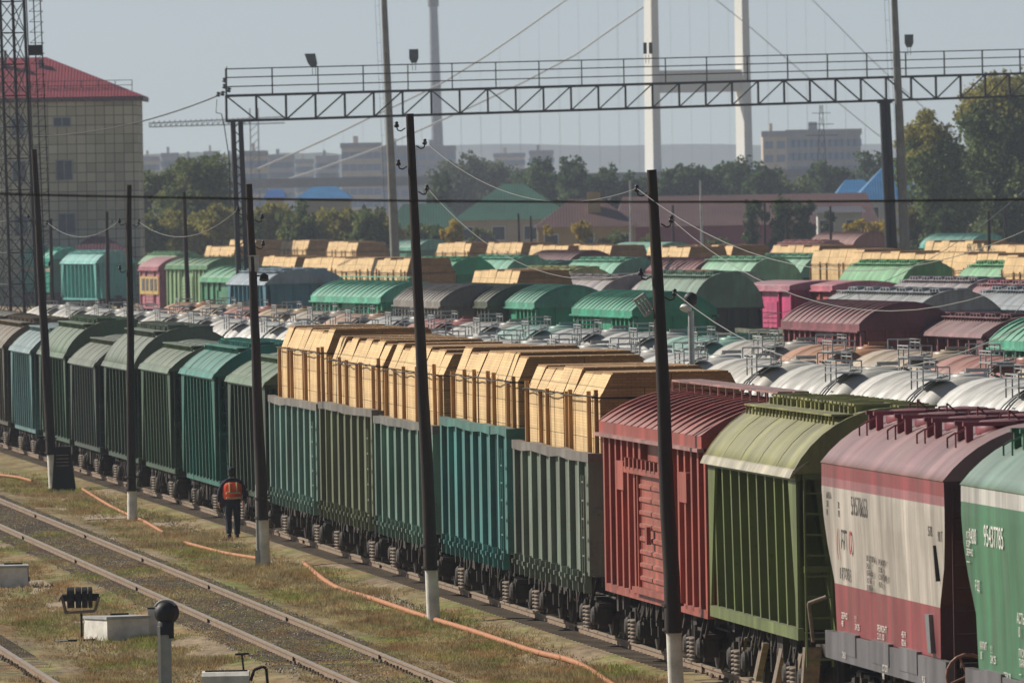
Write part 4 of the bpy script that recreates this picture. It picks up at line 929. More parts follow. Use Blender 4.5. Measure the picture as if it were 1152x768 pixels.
# ================================================================== GANTRY
def lattice(b,a,c,h,w_,n,r,zz=True):
    """box girder from a to c (bottom chord), height h, width w_ along y"""
    d_=c-a
    for yy in (-w_/2,w_/2):
        o=Vector((0,yy,0)); b.tube(a+o,c+o,r,None,6); b.tube(a+o+Vector((0,0,h)),c+o+Vector((0,0,h)),r,None,6)
        for i in range(n+1):
            q=a+d_*(i/n)+o; b.tube(q,q+Vector((0,0,h)),r*.85,None,5)
            if i<n:
                q2=a+d_*((i+1)/n)+o
                up=(i<2 or (7<=i<11 and i%2) or i>n*.62 and i<n*.82)
                if up: b.tube(q+Vector((0,0,h)),q2,r*.55,None,5)
                else: b.tube(q,q2+Vector((0,0,h)),r*.55,None,5)
    for i in range(n+1):
        q=a+d_*(i/n); 
        for z in (0,h): b.tube(q+Vector((0,-w_/2,z)),q+Vector((0,w_/2,z)),r*.6,None,5)
A=atd(255,136.5,640); Cc=atd(1190,107,718)
t=thing('lighting_gantry','long dark lattice gantry with railing spanning the whole yard','gantry',(A.x,A.y,0))
o0=Vector((A.x,A.y,0)); a=A-o0; c=Cc-o0
b=MB(); lattice(b,a,c,1.38,.9,31,.072); b.build('truss','steel_dark',t)
b=MB(); d_=c-a
for yy in (-.45,.45):
    for hz in (.75,1.25,1.72): b.tube(a+Vector((0,yy,1.38+hz-.25)),c+Vector((0,yy,1.38+hz-.25)),.028,None,5)
    n=20
    for i in range(n+1): q=a+d_*(i/n)+Vector((0,yy,1.38)); b.tube(q,q+Vector((0,0,1.48)),.035 if yy<0 else .028,None,5)
b.build('railing','steel_dark',t)
b=MB(); b.prismx([(-.4,1.385),(.4,1.385),(.4,1.42),(-.4,1.42)],0,1) if 0 else None
for i in range(30): q=a+d_*(i/30); q2=a+d_*((i+1)/30-.003); b.add([q+Vector((0,-.35,1.4)),q2+Vector((0,-.35,1.4)),q2+Vector((0,.35,1.4)),q+Vector((0,.35,1.4)),q+Vector((0,-.35,1.44)),q2+Vector((0,-.35,1.44)),q2+Vector((0,.35,1.44)),q+Vector((0,.35,1.44))],[(0,3,2,1),(4,5,6,7),(0,1,5,4),(1,2,6,5),(2,3,7,6),(3,0,4,7)])
b.build('deck','steel_dark',t)
# left support: two leaning lattice posts
b=MB()
for (x0,x1,y_) in ((262,270,-.0),(270.5,279.5,.0)):
    T=atd(x0,136,640)-o0; Bt=atd(x1,345,640)-o0; Lv=(Bt-T); Bt=T+Lv*(T.z/(T.z-Bt.z))
    for yy in (-.22,.22): b.tube(Bt+Vector((0,yy,0)),T+Vector((0,yy,0)),.16,.14,6)
    k=0
    while k<26: 
        f0,f1=k/26,(k+1)/26; s_=-.22 if k%2 else .22; b.tube(Bt.lerp(T,f0)+Vector((0,s_,0)),Bt.lerp(T,f1)+Vector((0,-s_,0)),.04,None,4); k+=1
P1=[atd(262,136,640)-o0,atd(270,345,640)-o0]; P2=[atd(270.5,136,640)-o0,atd(279.5,345,640)-o0]
for k in range(22): f0,f1=k/22,(k+1)/22; (u_,v_)=(P1,P2) if k%2 else (P2,P1); b.tube(u_[0].lerp(u_[1],f0),v_[0].lerp(v_[1],f1),.035,None,4)
b.build('support_leg','steel_dark',t)
T=atd(995.5,114,700)-o0; Bt=atd(1003,281,700)-o0; Bt=T+(Bt-T)*(T.z/(T.z-Bt.z)); b=MB()
for xx in (-.17,.17):
    b.tube(Bt+Vector((xx,0,0)),T+Vector((xx*.9,0,0)),.2,.17,8)
    b.tube(Bt+Vector((xx,.5,0)),T+Vector((xx*.9,.5,0)),.2,.17,8)
b.box(T.x-.45,T.x+.45,T.y-.1,T.y+.6,T.z-.12,T.z-.02); b.build('support_column','steel_dark',t)
# insulator clutter at the left end
b=MB()
for (x,y) in ((252,93),(252,100),(250,108),(245,109),(257,104)): q=atd(x,y,640)-o0; b.lathe([(0,.05),(.03,.12),(.1,.12),(.14,.05),(.17,.12),(.24,.12),(.27,.04)],q,(.2,0,1),8)
b.path([atd(255,75,640)-o0,atd(255,110,640)-o0],.03,5); b.path([atd(249,128,640)-o0,atd(252,140,640)-o0,atd(258,180,640)-o0,atd(259,235,640)-o0],.03,5); b.path([atd(244,112,640)-o0,atd(243,127,640)-o0,atd(249,128,640)-o0],.02,5); b.build('insulator','porcelain',t)
for (x,y,lab,tilt) in ((353,67,'leftmost floodlight standing on the gantry, tilted',.25),(465.5,62,'floodlight on the gantry just right of the tall concrete mast',0),(728,54,'pair of slim floodlights on the gantry before the bridge pylon',.12),(1022.5,45,'floodlight on the gantry right of the tall concrete mast',0)):
    D=640+60*(x-255)/740; q=atd(x,y,D); foot=atd(x+.7,y+17,D); t=thing('floodlight',lab,'floodlight',(q.x,D,foot.z-.0),0,'floodlights on the gantry')
    h=q.z-foot.z; b=MB()
    if 'pair' in lab:
        for dx in (-.22,.1): b.prismx([(-.2,h-.35),(.15,h-.35),(.25,h+.3),(-.25,h+.3)],dx,dx+.2)
    else:
        w_=.26; b.prismz([(-w_*.55,-.2),(w_*.55,-.2),(w_*.55,.2),(-w_*.55,.2)],h-.45,h-.2,0,[(-w_-tilt*.3,-.25),(w_-tilt*.3,-.25),(w_-tilt*.3,.25),(-w_-tilt*.3,.25)]); b.prismz([(-w_-tilt*.3,-.25),(w_-tilt*.3,-.25),(w_-tilt*.3,.25),(-w_-tilt*.3,.25)],h-.2,h+.32,0,[(-w_-tilt,-.22),(w_-tilt*.7,-.22),(w_-tilt*.7,.22),(-w_-tilt,.22)])
    b.build('lamp_housing','steel_grey',t)
    b=MB(); b.box(-.1,-.07,-.02,.02,-.02,h-.4); b.box(.07,.1,-.02,.02,-.02,h-.4); b.build('bracket','steel_dark',t)
# ================================================================== LATTICE MAST at the left
def latmast():
    D=560; s_=1.0; B=atd(22,400,D); B.z=0; H=26.
    t=thing('lattice_mast','tall dark steel lattice mast at the left edge in front of the tiled building','lattice mast',B,0)
    bx=MB()
    def corner(k,z): # square base seen obliquely
        w_=1.0-.006*z; a=R(28)+k*PI/2; q=Vector((w_*math.cos(a+PI/4),w_*math.sin(a+PI/4),z)); return q+Vector((-z*.018,0,0))
    for k in range(4): bx.tube(corner(k,0),corner(k,H),.085,.07,6)
    bx.build('legs','steel_dark',t); bx=MB(); z=0; i=0
    while z<H-1.4:
        for k in range(4):
            k2=(k+1)%4; bx.tube(corner(k,z),corner(k2,z+1.5),.03,None,4); bx.tube(corner(k2,z),corner(k,z+1.5),.03,None,4); bx.tube(corner(k,z),corner(k2,z),.035,None,4)
        z+=1.5
    bx.build('bracing','steel_dark',t); bx=MB()
    # caged ladder on the right side
    q0=corner(3,0)
    for dx in (.0,.34,.66):
        bx.tube((q0.x+.12+dx,q0.y,0),(corner(3,H).x+.12+dx,q0.y,H),.03,None,5)
    z=0
    while z<H: 
        xx=q0.x+.12-z*.018; bx.tube((xx,q0.y,z),(xx+.66,q0.y,z),.02,None,4); bx.tube((xx,q0.y,z),(xx+.66,q0.y,z+.5),.015,None,4); z+=.5
    bx.box(corner(3,15.6).x+.1,corner(3,15.6).x+.8,q0.y-.2,q0.y+.3,15.4,15.9); bx.build('caged_ladder','steel_dark',t)
latmast()
# ================================================================== BUILDINGS
def tilemat():
    m,nt,p=newmat('tiled_facade'); tc=N(nt,'ShaderNodeTexCoord'); sp=N(nt,'ShaderNodeSeparateXYZ'); cb=N(nt,'ShaderNodeCombineXYZ'); nt.links.new(tc.outputs['Object'],sp.inputs[0])
    ad=N(nt,'ShaderNodeMath',operation='ADD'); nt.links.new(sp.outputs['X'],ad.inputs[0]); nt.links.new(sp.outputs['Y'],ad.inputs[1]); nt.links.new(ad.outputs[0],cb.inputs[0]); nt.links.new(sp.outputs['Z'],cb.inputs[1])
    br=N(nt,'ShaderNodeTexBrick'); br.offset=0; nt.links.new(cb.outputs[0],br.inputs['Vector']); br.inputs['Brick Width'].default_value=.78; br.inputs['Row Height'].default_value=.78; br.inputs['Mortar Size'].default_value=.035; br.inputs['Scale'].default_value=1
    br.inputs['Color1'].default_value=srgb('#b0a88c'); br.inputs['Color2'].default_value=srgb('#cac2a8'); br.inputs['Mortar'].default_value=srgb('#5f5a4a')
    t=N(nt,'ShaderNodeTexBrick'); t.offset=0; nt.links.new(cb.outputs[0],t.inputs['Vector']); t.inputs['Brick Width'].default_value=3.9; t.inputs['Row Height'].default_value=2.34; t.inputs['Mortar Size'].default_value=0; t.inputs['Scale'].default_value=1; t.inputs['Color1'].default_value=g(.78); t.inputs['Color2'].default_value=g(1.15)
    nt.links.new(mix(nt,1,br.outputs['Color'],t.outputs['Color'],'MULTIPLY'),p.inputs['Base Color']); p.inputs['Roughness'].default_value=.8
tilemat()
def roofmat(n,col,wv=1.2):
    m,nt,p=newmat(n); tc=N(nt,'ShaderNodeTexCoord'); w_=N(nt,'ShaderNodeTexWave'); w_.inputs['Scale'].default_value=wv; nt.links.new(tc.outputs['Object'],w_.inputs['Vector'])
    c=mix(nt,1,srgb(col),ramp(nt,w_.outputs['Fac'],[(.0,g(.8)),(.25,g(1.05))]),'MULTIPLY'); c=mix(nt,1,c,ramp(nt,tex(nt,.4,4),[(.3,g(.8)),(.7,g(1.15))]),'MULTIPLY')
    nt.links.new(c,p.inputs['Base Color']); p.inputs['Roughness'].default_value=.55; bumpy(nt,p,w_.outputs['Fac'],.4,.05)
for n,c in dict(roof_red='#8a3039',roof_brown='#5f4440',roof_green='#33604e',roof_blue='#2f6f9f',roof_blue_deep='#23558f',roof_maroon='#4f2530',roof_slate='#5b5860',roof_mint='#5f9c82').items(): roofmat(n,c)
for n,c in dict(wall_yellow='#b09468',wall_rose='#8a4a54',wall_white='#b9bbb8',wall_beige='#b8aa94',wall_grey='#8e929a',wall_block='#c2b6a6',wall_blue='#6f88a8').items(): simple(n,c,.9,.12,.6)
D=965
def WX(x,y,D): return atd(x,y,D)
p0=WX(-160,110,D); p1=WX(154,110,D); zt=p1.z; t=thing('tiled_building','beige tiled office building with a red hipped roof at the left','building',(p0.x,D,0)); Wd=p1.x-p0.x
b=MB(); b.box(0,Wd,0,14,0,zt); b.build('wall','tiled_facade',t)
px_=lambda x: WX(x,150,D).x-p0.x
for (x0,x1,y0,y1,) in ((61,79,133,142),(63,80,181,202),(64,82,241,262),(14,27,133,155),(14,28,181,203),(15,29,243,264),(-40,-22,181,203)):
    xa,xb=px_(x0),px_(x1); za,zb=WX(70,y1,D).z,WX(70,y0,D).z; fr=MB(); 
    for (q0_,q1_,r0,r1) in ((xa-.08,xa,za-.08,zb+.08),(xb,xb+.08,za-.08,zb+.08),(xa,xb,za-.08,za),(xa,xb,zb,zb+.08),((xa+xb)/2-.04,(xa+xb)/2+.04,za,zb)): fr.box(q0_,q1_,-.06,.02,r0,r1)
    f=fr.build('window','wall_grey',t); gl=MB(); gl.box(xa,xb,-.025,.01,za,zb); gl.build('pane','glass_dark',f)
ez=zt; rz_=WX(20,72,D).z; b=MB(); o_=.5
ridge_x=px_(50); b.add([(-o_,-o_,ez+.15),(Wd+o_,-o_,ez+.15),(Wd+o_,14+o_,ez+.15),(-o_,14+o_,ez+.15),(7,7,rz_+.6),(ridge_x,7,rz_+.6)],[(0,1,5,4),(1,2,5),(2,3,4,5),(3,0,4),(0,3,2,1)]); rf=b.build('roof','roof_red',t)
b=MB(); b.box(-o_,Wd+o_,-o_-.03,-o_+.2,ez-.25,ez+.13); b.box(Wd+o_-.2,Wd+o_+.03,-o_+.2,14+o_,ez-.25,ez+.13); b.build('cornice','roof_maroon',rf)
b=MB()
for i in range(12): x=px_(-60+i*19); b.box(x-.03,x+.03,1.2,1.26,ez+.3,ez+1.5)
b.box(px_(-60),px_(149),1.2,1.25,ez+1.45,ez+1.5); b.box(px_(-60),px_(149),1.2,1.25,ez+1.05,ez+1.1); b.build('roof_railing','steel_dark',rf)
b=MB(); b.box(px_(3),px_(6),5,5.6,rz_-.4,rz_+1.2); b.box(px_(42),px_(47),5,5.6,rz_-.6,rz_+.4); b.build('chimney','roof_slate',rf)
def house(x0,x1,yr,ye,D,label,roof,wall,ridge=.3,depth=9,name='house',wins=0,gable=False,ov=.4,cat='house',chim=None,x0r=None):
    a=atd(x0,ye,D); c=atd(x1,ye,D); rr=atd((x0+x1)/2,yr,D+depth/2); Wd=c.x-a.x; ez=(a.z+c.z)/2; t=thing(name,label,cat,(a.x,D,0))
    b=MB(); b.box(ov,Wd-ov,ov,depth,0,ez); b.build('wall',wall,t); b=MB()
    i0=Wd*ridge; i1=Wd*(1-ridge)
    if gable: b.add([(0,0,ez-.1),(Wd,0,ez-.1),(Wd,depth+ov,ez-.1),(0,depth+ov,ez-.1),(Wd/2,0,rr.z),(Wd/2,depth+ov,rr.z)],[(0,1,4),(1,2,5,4),(2,3,5),(3,0,4,5),(0,3,2,1)])
    else: b.add([(0,0,ez-.1),(Wd,0,ez-.1),(Wd,depth+ov,ez-.1),(0,depth+ov,ez-.1),(i0,depth/2,rr.z),(i1,depth/2,rr.z)],[(0,1,5,4),(1,2,5),(2,3,4,5),(3,0,4),(0,3,2,1)])
    rf=b.build('roof',roof,t)
    for i in range(wins):
        x=Wd*(i+.5)/wins; f=MB(); f.box(x-.7,x+.7,ov-.05,ov+.05,max(.9,ez-2.2),ez-.7); f=f.build('window','white_paint',t); q=MB(); q.box(x-.6,x+.6,ov-.07,ov,max(1.,ez-2.1),ez-.8); q.build('pane','glass_dark',f)
    if chim:
        q=atd(chim[0],chim[1],D+depth*.3); b=MB(); b.box(q.x-a.x-.6,q.x-a.x+.6,depth*.25,depth*.25+1.2,ez,q.z); b.build('chimney',wall,rf)
    return t
house(70,148,266,283,955,'low dark maroon roof in front of the tiled building','roof_maroon','wall_rose',.4,6,name='shed',cat='shed')
house(690,990,219,252,1130,'long low building with a brown metal roof behind the timber rows','roof_brown','wall_rose',.04,16,wins=0,name='long_building',cat='building')
house(600,720,224,254,1080,'brown roofed house with a yellow wall and a pale gable left of the long roof','roof_brown','wall_yellow',.35,11,wins=3,chim=(668,216))
house(507,650,207,246,1180,'large house with a green hipped roof in front of the dark trees','roof_green','wall_beige',.42,14,wins=4)
house(430,525,229,258,1120,'house with a lower green roof and rose walls','roof_green','wall_rose',.25,9,wins=3)
house(528,566,261,275,1000,'small grey gabled roof right of the concrete mast','roof_slate','wall_grey',0,6,gable=True,name='shed',cat='shed')
house(352,410,244,256,1090,'low pale walled shed among the yellow bushes','roof_slate','wall_blue',.2,6,name='shed',cat='shed')
house(330,398,210,223,1350,'pale blue roof far behind the bushes at the left','roof_blue','wall_beige',.3,12)
house(296,322,213,222,1340,'small deep blue roof left of the pale blue one','roof_blue_deep','wall_beige',.2,10)
house(937,990,202,222,1180,'low blue roofed wing left of the steep blue roof','roof_blue','wall_white',.3,10,wins=2)
house(960,1046,184,224,1170,'steep blue pyramid roof behind the right gantry column','roof_blue','wall_white',.46,13,wins=2)
house(915,975,232,238,1050,'white walled annex under the blue roofs','roof_slate','wall_white',.1,6,wins=2)
def block(x0,x1,y0,D,dep,label,wall,floors=7,cols=8,wall2=None,kind='apartment_block'):
    a=atd(x0,y0,D); c=atd(x1,y0,D); Wd=c.x-a.x; h=(a.z+c.z)/2; t=thing(kind,label,'apartment block',(a.x,D,0)); t.rotation_euler=(0,0,0)
    b=MB(); b.box(0,Wd,0,dep,0,h); b.box(Wd*.3,Wd*.42,3,8,h,h+2.2); b.build('wall',wall,t)
    b=MB(); b.box(-.4,Wd+.4,-.4,dep+.4,h-.8,h+.4) if 0 else b.box(-.3,Wd+.3,-.3,-.01,h-.8,h+.5); b.build('parapet','wall_grey',t)
    for r_ in range(floors):
        for k in range(cols):
            z=h-2.6-r_*3; x=Wd*(k+.5)/cols
            if z<2: continue
            f=MB(); f.box(x-.9,x+.9,-.06,.05,z-.8,z+.8); f.build('window','wall_blue',t)
    return t
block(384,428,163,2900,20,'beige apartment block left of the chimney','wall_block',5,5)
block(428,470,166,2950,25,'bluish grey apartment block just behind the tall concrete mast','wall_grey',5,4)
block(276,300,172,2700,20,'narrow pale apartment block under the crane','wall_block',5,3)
block(858,885,150,2600,18,'end of the far apartment block at the right, coloured pale as if sunlit','wall_block',4,2)  # sunlight on this end is put into the paler wall colour
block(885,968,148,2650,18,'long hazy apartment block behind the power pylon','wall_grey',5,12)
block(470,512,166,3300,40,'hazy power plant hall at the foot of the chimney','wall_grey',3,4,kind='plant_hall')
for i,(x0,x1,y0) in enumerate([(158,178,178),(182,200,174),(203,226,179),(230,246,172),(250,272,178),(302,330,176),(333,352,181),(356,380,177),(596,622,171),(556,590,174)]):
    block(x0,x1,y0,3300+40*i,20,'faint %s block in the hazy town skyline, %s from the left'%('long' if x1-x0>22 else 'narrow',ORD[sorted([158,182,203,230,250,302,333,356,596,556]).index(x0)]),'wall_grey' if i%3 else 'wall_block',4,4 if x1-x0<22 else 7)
# chimney
D=3400; T=atd(486,-40,D); B=atd(493,165,D); t=thing('chimney','very tall slender factory chimney fading into the haze','chimney',(B.x,D,0))
b=MB(); k=T.z/(T.z-B.z); dx=(T.x-B.x); b.tube((0,0,0),(dx,0,T.z),2.05,1.1,20); b.build('shaft','wall_grey',t)
b=MB(); q=atd(485,2,D); b.tube((dx*.8,0,q.z-1.5),(dx*.81,0,q.z+1.5),1.6,None,20); b.build('gallery','steel_grey',t)
# tower crane
D=2300; q0_=atd(168,143,D); q1_=atd(286,139,D); t=thing('tower_crane','faint tower crane with a long horizontal jib above the left trees','crane',(q1_.x,D,0)); b=MB()
J0=q0_-Vector((q1_.x,D,0)); J1=Vector((0,0,q1_.z))
for zz in (0,1.2): b.tube(J0+Vector((0,0,zz*.6)),J1+Vector((6,0,zz)),.16,None,4)
for i in range(20): a=J0.lerp(J1,i/20); c=J0.lerp(J1,(i+1)/20); b.tube(a,c+Vector((0,0,1.2)),.1,None,4); b.tube(a+Vector((0,0,1)),a,.1,None,4)
b.build('jib','steel_grey',t); b=MB()
for dx in (-.8,.8):
    for dy in (-.8,.8): b.tube((dx,dy,0),(dx,dy,J1.z+3),.14,None,4)
for i in range(16): z=i*J1.z/16; b.tube((-.8,-.8,z),(.8,-.8,z+J1.z/16),.09,None,4)
b.build('tower','steel_grey',t)
# power pylon
D=1900; B=atd(925,190,D); T=atd(924.5,118,D); t=thing('power_pylon','thin lattice power pylon in front of the long hazy block','pylon',(B.x,D,0)); b=MB()
for sx in (-1,1):
    for sy in (-1,1): b.tube((sx*1.3,sy*1.3,0),(sx*.2,sy*.2,T.z),.07,None,4)
for i in range(12):
    f=i/12;f1=(i+1)/12; w0=1.3-1.1*f;w1=1.3-1.1*f1
    b.tube((-w0,-w0,T.z*f),(w1,-w1,T.z*f1),.05,None,4); b.tube((w0,-w0,T.z*f),(-w1,-w1,T.z*f1),.05,None,4)
for f,hw in ((.78,2.6),(.86,2.),(.94,1.5)): b.tube((-hw,0,T.z*f),(hw,0,T.z*f),.07,None,4)
b.build('tower','steel_dark',t)
# ================================================================== BRIDGE
D=1900; SC=D/F
t=thing('suspension_bridge','white suspension bridge pylon with two legs, cables and hangers rising behind the trees','bridge',(atd(790,200,D).x,D,0)); o0=Vector((t.location.x,D,0))
for (xt,yt,xb,yb,w0,w1) in ((731.5,-60,735,200,15,20),(833,-60,838,200,15,20)):
    T=atd(xt,yt,D)-o0; B=atd(xb,yb,D)-o0; B=T+(B-T)*(T.z/(T.z-B.z)); b=MB(); a_=w0*SC/2; c_=w1*SC/2
    ro=R(20); sq=lambda w_,C_: [(C_.x+w_*(ux*math.cos(ro)-uy*math.sin(ro)),C_.y+w_*(ux*math.sin(ro)+uy*math.cos(ro))) for ux,uy in ((-.52,-1.45),(.52,-1.45),(.52,1.45),(-.52,1.45))]
    b.prismz(sq(c_,B),0,T.z,0,sq(a_,T)); b.build('pylon_leg','white_paint',t)
for yb_,hh in ((93,25),(-80,20)):
    L0=atd(742,yb_+hh/2,D)-o0; R0=atd(832,yb_-hh/2+22,D)-o0; z=(L0.z+R0.z)/2; b=MB(); b.box(L0.x-1,R0.x+1,-1.2,1.2,z,z+hh*SC); b.build('cross_beam','white_paint',t)
cab=[[(637,0),(585,37),(547,63),(500,92),(460,112),(415,133),(370,155),(330,173),(290,190)],[(724,8),(685,35),(647,62),(590,92),(535,118),(480,143),(430,165),(360,190),(290,213)],
     [(803,-2),(843,30),(880,62),(930,105),(985,150),(1040,185)],[(912,-2),(943,29),(975,62),(1010,95),(1060,140),(1110,175)]]
top_=[(700,-45),(0,0)]
for j,L in enumerate(cab):
    Dj=[D-25,D-5,D-10,D+10][j]
    ext=[(L[0][0]+(80 if j<2 else -80),L[0][1]-60)]; P=[atd(x,y,Dj)-o0 for x,y in (ext+L if j!=1 else L)]
    b=MB(); b.path(P,.15 if j<2 else .08,6); b.build('main_cable','white_paint',t)
    pts=(ext+L if j!=1 else L); 
    xs=sorted(p_[0] for p_ in pts); x=xs[0]+8
    while x<xs[-1]:
        for (xa,ya),(xb,yb) in zip(pts,pts[1:]):
            if min(xa,xb)<=x<=max(xa,xb): y=ya+(yb-ya)*(x-xa)/(xb-xa+1e-9); break
        q=atd(x,y,Dj)-o0; 
        if y<186: b=MB(); b.tube(q,(q.x,q.y,12),.02,None,4); b.build('hanger','galvanised',t)
        x+=22

b=MB(); b.box(-75,60,-8,8,10.5,12); b.build('deck','wall_grey',t)
# ================================================================== TREES
def leafmat(n,a,b_,c_=None):
    m,nt,p=newmat(n); t=tex(nt,.35,4); t2=tex(nt,2.2,3)
    col=mix(nt,rgb(nt,t,.4,.62),srgb(a),srgb(b_)); 
    if c_: col=mix(nt,rgb(nt,t2,.55,.65),col,srgb(c_))
    col=mix(nt,1,col,ramp(nt,t2,[(.3,g(.7)),(.7,g(1.25))]),'MULTIPLY')
    nt.links.new(col,p.inputs['Base Color']); p.inputs['Roughness'].default_value=.75; p.inputs['Specular IOR Level'].default_value=.2
    tr=N(nt,'ShaderNodeBsdfTranslucent'); nt.links.new(col,tr.inputs[0]); ms=N(nt,'ShaderNodeMixShader'); ms.inputs[0].default_value=.42
    nt.links.new(p.outputs[0],ms.inputs[1]); nt.links.new(tr.outputs[0],ms.inputs[2]); nt.links.new(ms.outputs[0],nt.nodes['Material Output'].inputs[0])
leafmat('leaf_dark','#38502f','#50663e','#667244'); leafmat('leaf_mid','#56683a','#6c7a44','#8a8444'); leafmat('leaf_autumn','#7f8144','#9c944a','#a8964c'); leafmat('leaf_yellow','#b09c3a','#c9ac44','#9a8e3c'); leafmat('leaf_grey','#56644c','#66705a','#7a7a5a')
leafmat('leaf_turning','#5c7046','#758552','#8f9460')
def tree(loc,H,Wc,label,mat='leaf_dark',n=7000,seed=0,trunk=None,lobes=14,leaf=.28,low=.15,name='tree',group=None,cat='tree',topmat=None,shape=None):
    rnd=random.Random(seed*17+3); t=thing(name,label,cat,(loc.x,loc.y,0),0,group); b=MB()
    th=H*.45; r0=trunk or max(.12,H*.02)
    b.tube((0,0,-.05),(rnd.uniform(-.3,.3),0,th),r0,r0*.6,8); L=[]
    for i in range(lobes):
        if shape: cx,cz,rr_=shape[i%len(shape)]; c=Vector((cx*Wc/2+rnd.uniform(-.05,.05)*Wc,rnd.uniform(-.3,.3)*Wc,cz*H)); r=rr_*Wc*.62*rnd.uniform(.85,1.15)
        else:
            z=rnd.uniform(low+.12,.86); k=math.sin(PI*min(1,max(.12,(z-low)/(1.02-low))))**.6
            a=rnd.uniform(0,2*PI); q=rnd.random()**.6*.62*k; c=Vector((math.cos(a)*q*Wc/2,math.sin(a)*q*Wc/2,z*H)); r=Wc*rnd.uniform(.16,.28)
        L.append((c,r))
    kz=H/max(c.z+r*1.15 for c,r in L); L=[(Vector((c.x,c.y,c.z*kz)),r) for c,r in L]
    for c,r in L: b.tube((0,0,min(th,c.z*.6)),c,r0*.35,r0*.12,5)
    b.build('trunk','bark',t)
    b=MB(); V=[];Fc=[];M=[]; tot=sum(r*r for c,r in L)
    for c,r in L:
        k=int(n*r*r/tot); sub=[]
        for _ in range(15):
            d_=Vector((rnd.gauss(0,1),rnd.gauss(0,1),rnd.gauss(0,.8))).normalized(); sub.append((c+d_*r*rnd.uniform(.1,1.05),r*rnd.uniform(.3,.6)))
        for _ in range(k):
            c2,r2=rnd.choice(sub); d_=Vector((rnd.gauss(0,1),rnd.gauss(0,1),rnd.gauss(0,1))).normalized(); q=c2+d_*r2*rnd.uniform(.5,1.05); q.z=max(.1,q.z)
            u=Vector((rnd.gauss(0,1),rnd.gauss(0,1),rnd.gauss(0,.7))).normalized(); v_=u.orthogonal().normalized(); v_=(v_*math.cos(rnd.random()*6)+u.cross(v_)*math.sin(rnd.random()*6)); s_=leaf*rnd.uniform(.5,1.2)
            w_=u.cross(v_); o=len(V); V+= [q-v_*s_*.5,q+w_*s_*.35,q+v_*s_*.5,q-w_*s_*.35]; Fc.append((o,o+1,o+2,o+3)); M.append(1 if topmat and (q.z>H*(.80+.12*noise.noise(q*.4))) else 0)
    b.v=[tuple(v) for v in V]; b.f=Fc; b.m=M; b.sm=[False]*len(Fc); b.build('crown',[mat,topmat or mat],t); return t
def treeat(x,ytop,D,wpx,label,**k):
    T=atd(x,ytop,D); return tree(Vector((T.x,D,0)),T.z,wpx*D/F,label,**k)
# big tree at the right
treeat(1130,70,1020,165,'tall broad tree with a yellowing top at the right edge',seed=1,n=70000,lobes=34,leaf=.4,mat='leaf_turning',topmat='leaf_autumn',low=.1,
   shape=[(.1,.9,.32),(-.25,.82,.28),(.45,.8,.34),(.0,.7,.4),(.55,.62,.4),(-.35,.6,.32),(.15,.5,.42),(.6,.42,.4),(-.25,.4,.34),(.1,.28,.4),(-.3,.22,.36),(.55,.22,.4),(-.1,.12,.4),(.4,.1,.4),(.2,.78,.4)])
treeat(1046,122,1010,108,'lower leafy side tree left of the tall yellowing tree',seed=2,n=42000,lobes=18,leaf=.38,mat='leaf_turning',topmat='leaf_autumn',low=.05,
   shape=[(-.1,.86,.4),(.3,.74,.4),(-.3,.68,.4),(.1,.55,.5),(.5,.45,.5),(-.1,.38,.4),(.4,.25,.5),(.0,.15,.5)])
treeat(1165,120,1035,80,'dark tree cut by the right edge beside the tall yellowing tree',seed=3,n=12000,lobes=16,leaf=.34,mat='leaf_turning')
treeat(1062,232,1000,60,'low dark bush under the big trees at the right',seed=4,n=7000,lobes=10,leaf=.3,mat='leaf_dark',low=0)
# left big tree pair
GT='trees behind the yard'
treeat(210,162,1120,104,'tall rounded tree beside the tiled building',seed=5,n=30000,lobes=26,leaf=.4,mat='leaf_mid')
treeat(177,184,1150,66,'smaller tree between the tiled building and the tall rounded tree',seed=6,n=15000,lobes=12,leaf=.38,mat='leaf_mid')
treeat(240,182,1180,62,'tree on the right side of the tall rounded tree',seed=7,n=15000,lobes=12,leaf=.4,mat='leaf_dark')
# row of yellow bushes
bs=[(168,238,40,'leaf_mid'),(192,240,44,'leaf_autumn'),(222,236,48,'leaf_autumn'),(250,228,42,'leaf_autumn'),(278,236,44,'leaf_mid'),(305,226,44,'leaf_autumn'),(335,228,46,'leaf_mid'),(362,238,46,'leaf_autumn'),(392,230,42,'leaf_autumn'),(418,232,44,'leaf_mid'),(441,240,36,'leaf_autumn'),(472,250,40,'leaf_mid'),(492,256,34,'leaf_dark')]
for i,(x,y,w_,mt) in enumerate(bs):
    treeat(x,y-3,1040+(i%3)*14,w_*1.5,'%s bush in the hedge below the left trees; %s from the left'%('yellowing' if mt=='leaf_autumn' else 'green' if mt=='leaf_mid' else 'dark green',['first','second','third','fourth','fifth','sixth','seventh','eighth','ninth','tenth','eleventh','twelfth','thirteenth'][i]),seed=20+i,n=11000,lobes=14,leaf=.4,mat=mt,low=0,name='bush',cat='bush',group='autumn bushes behind the yard')
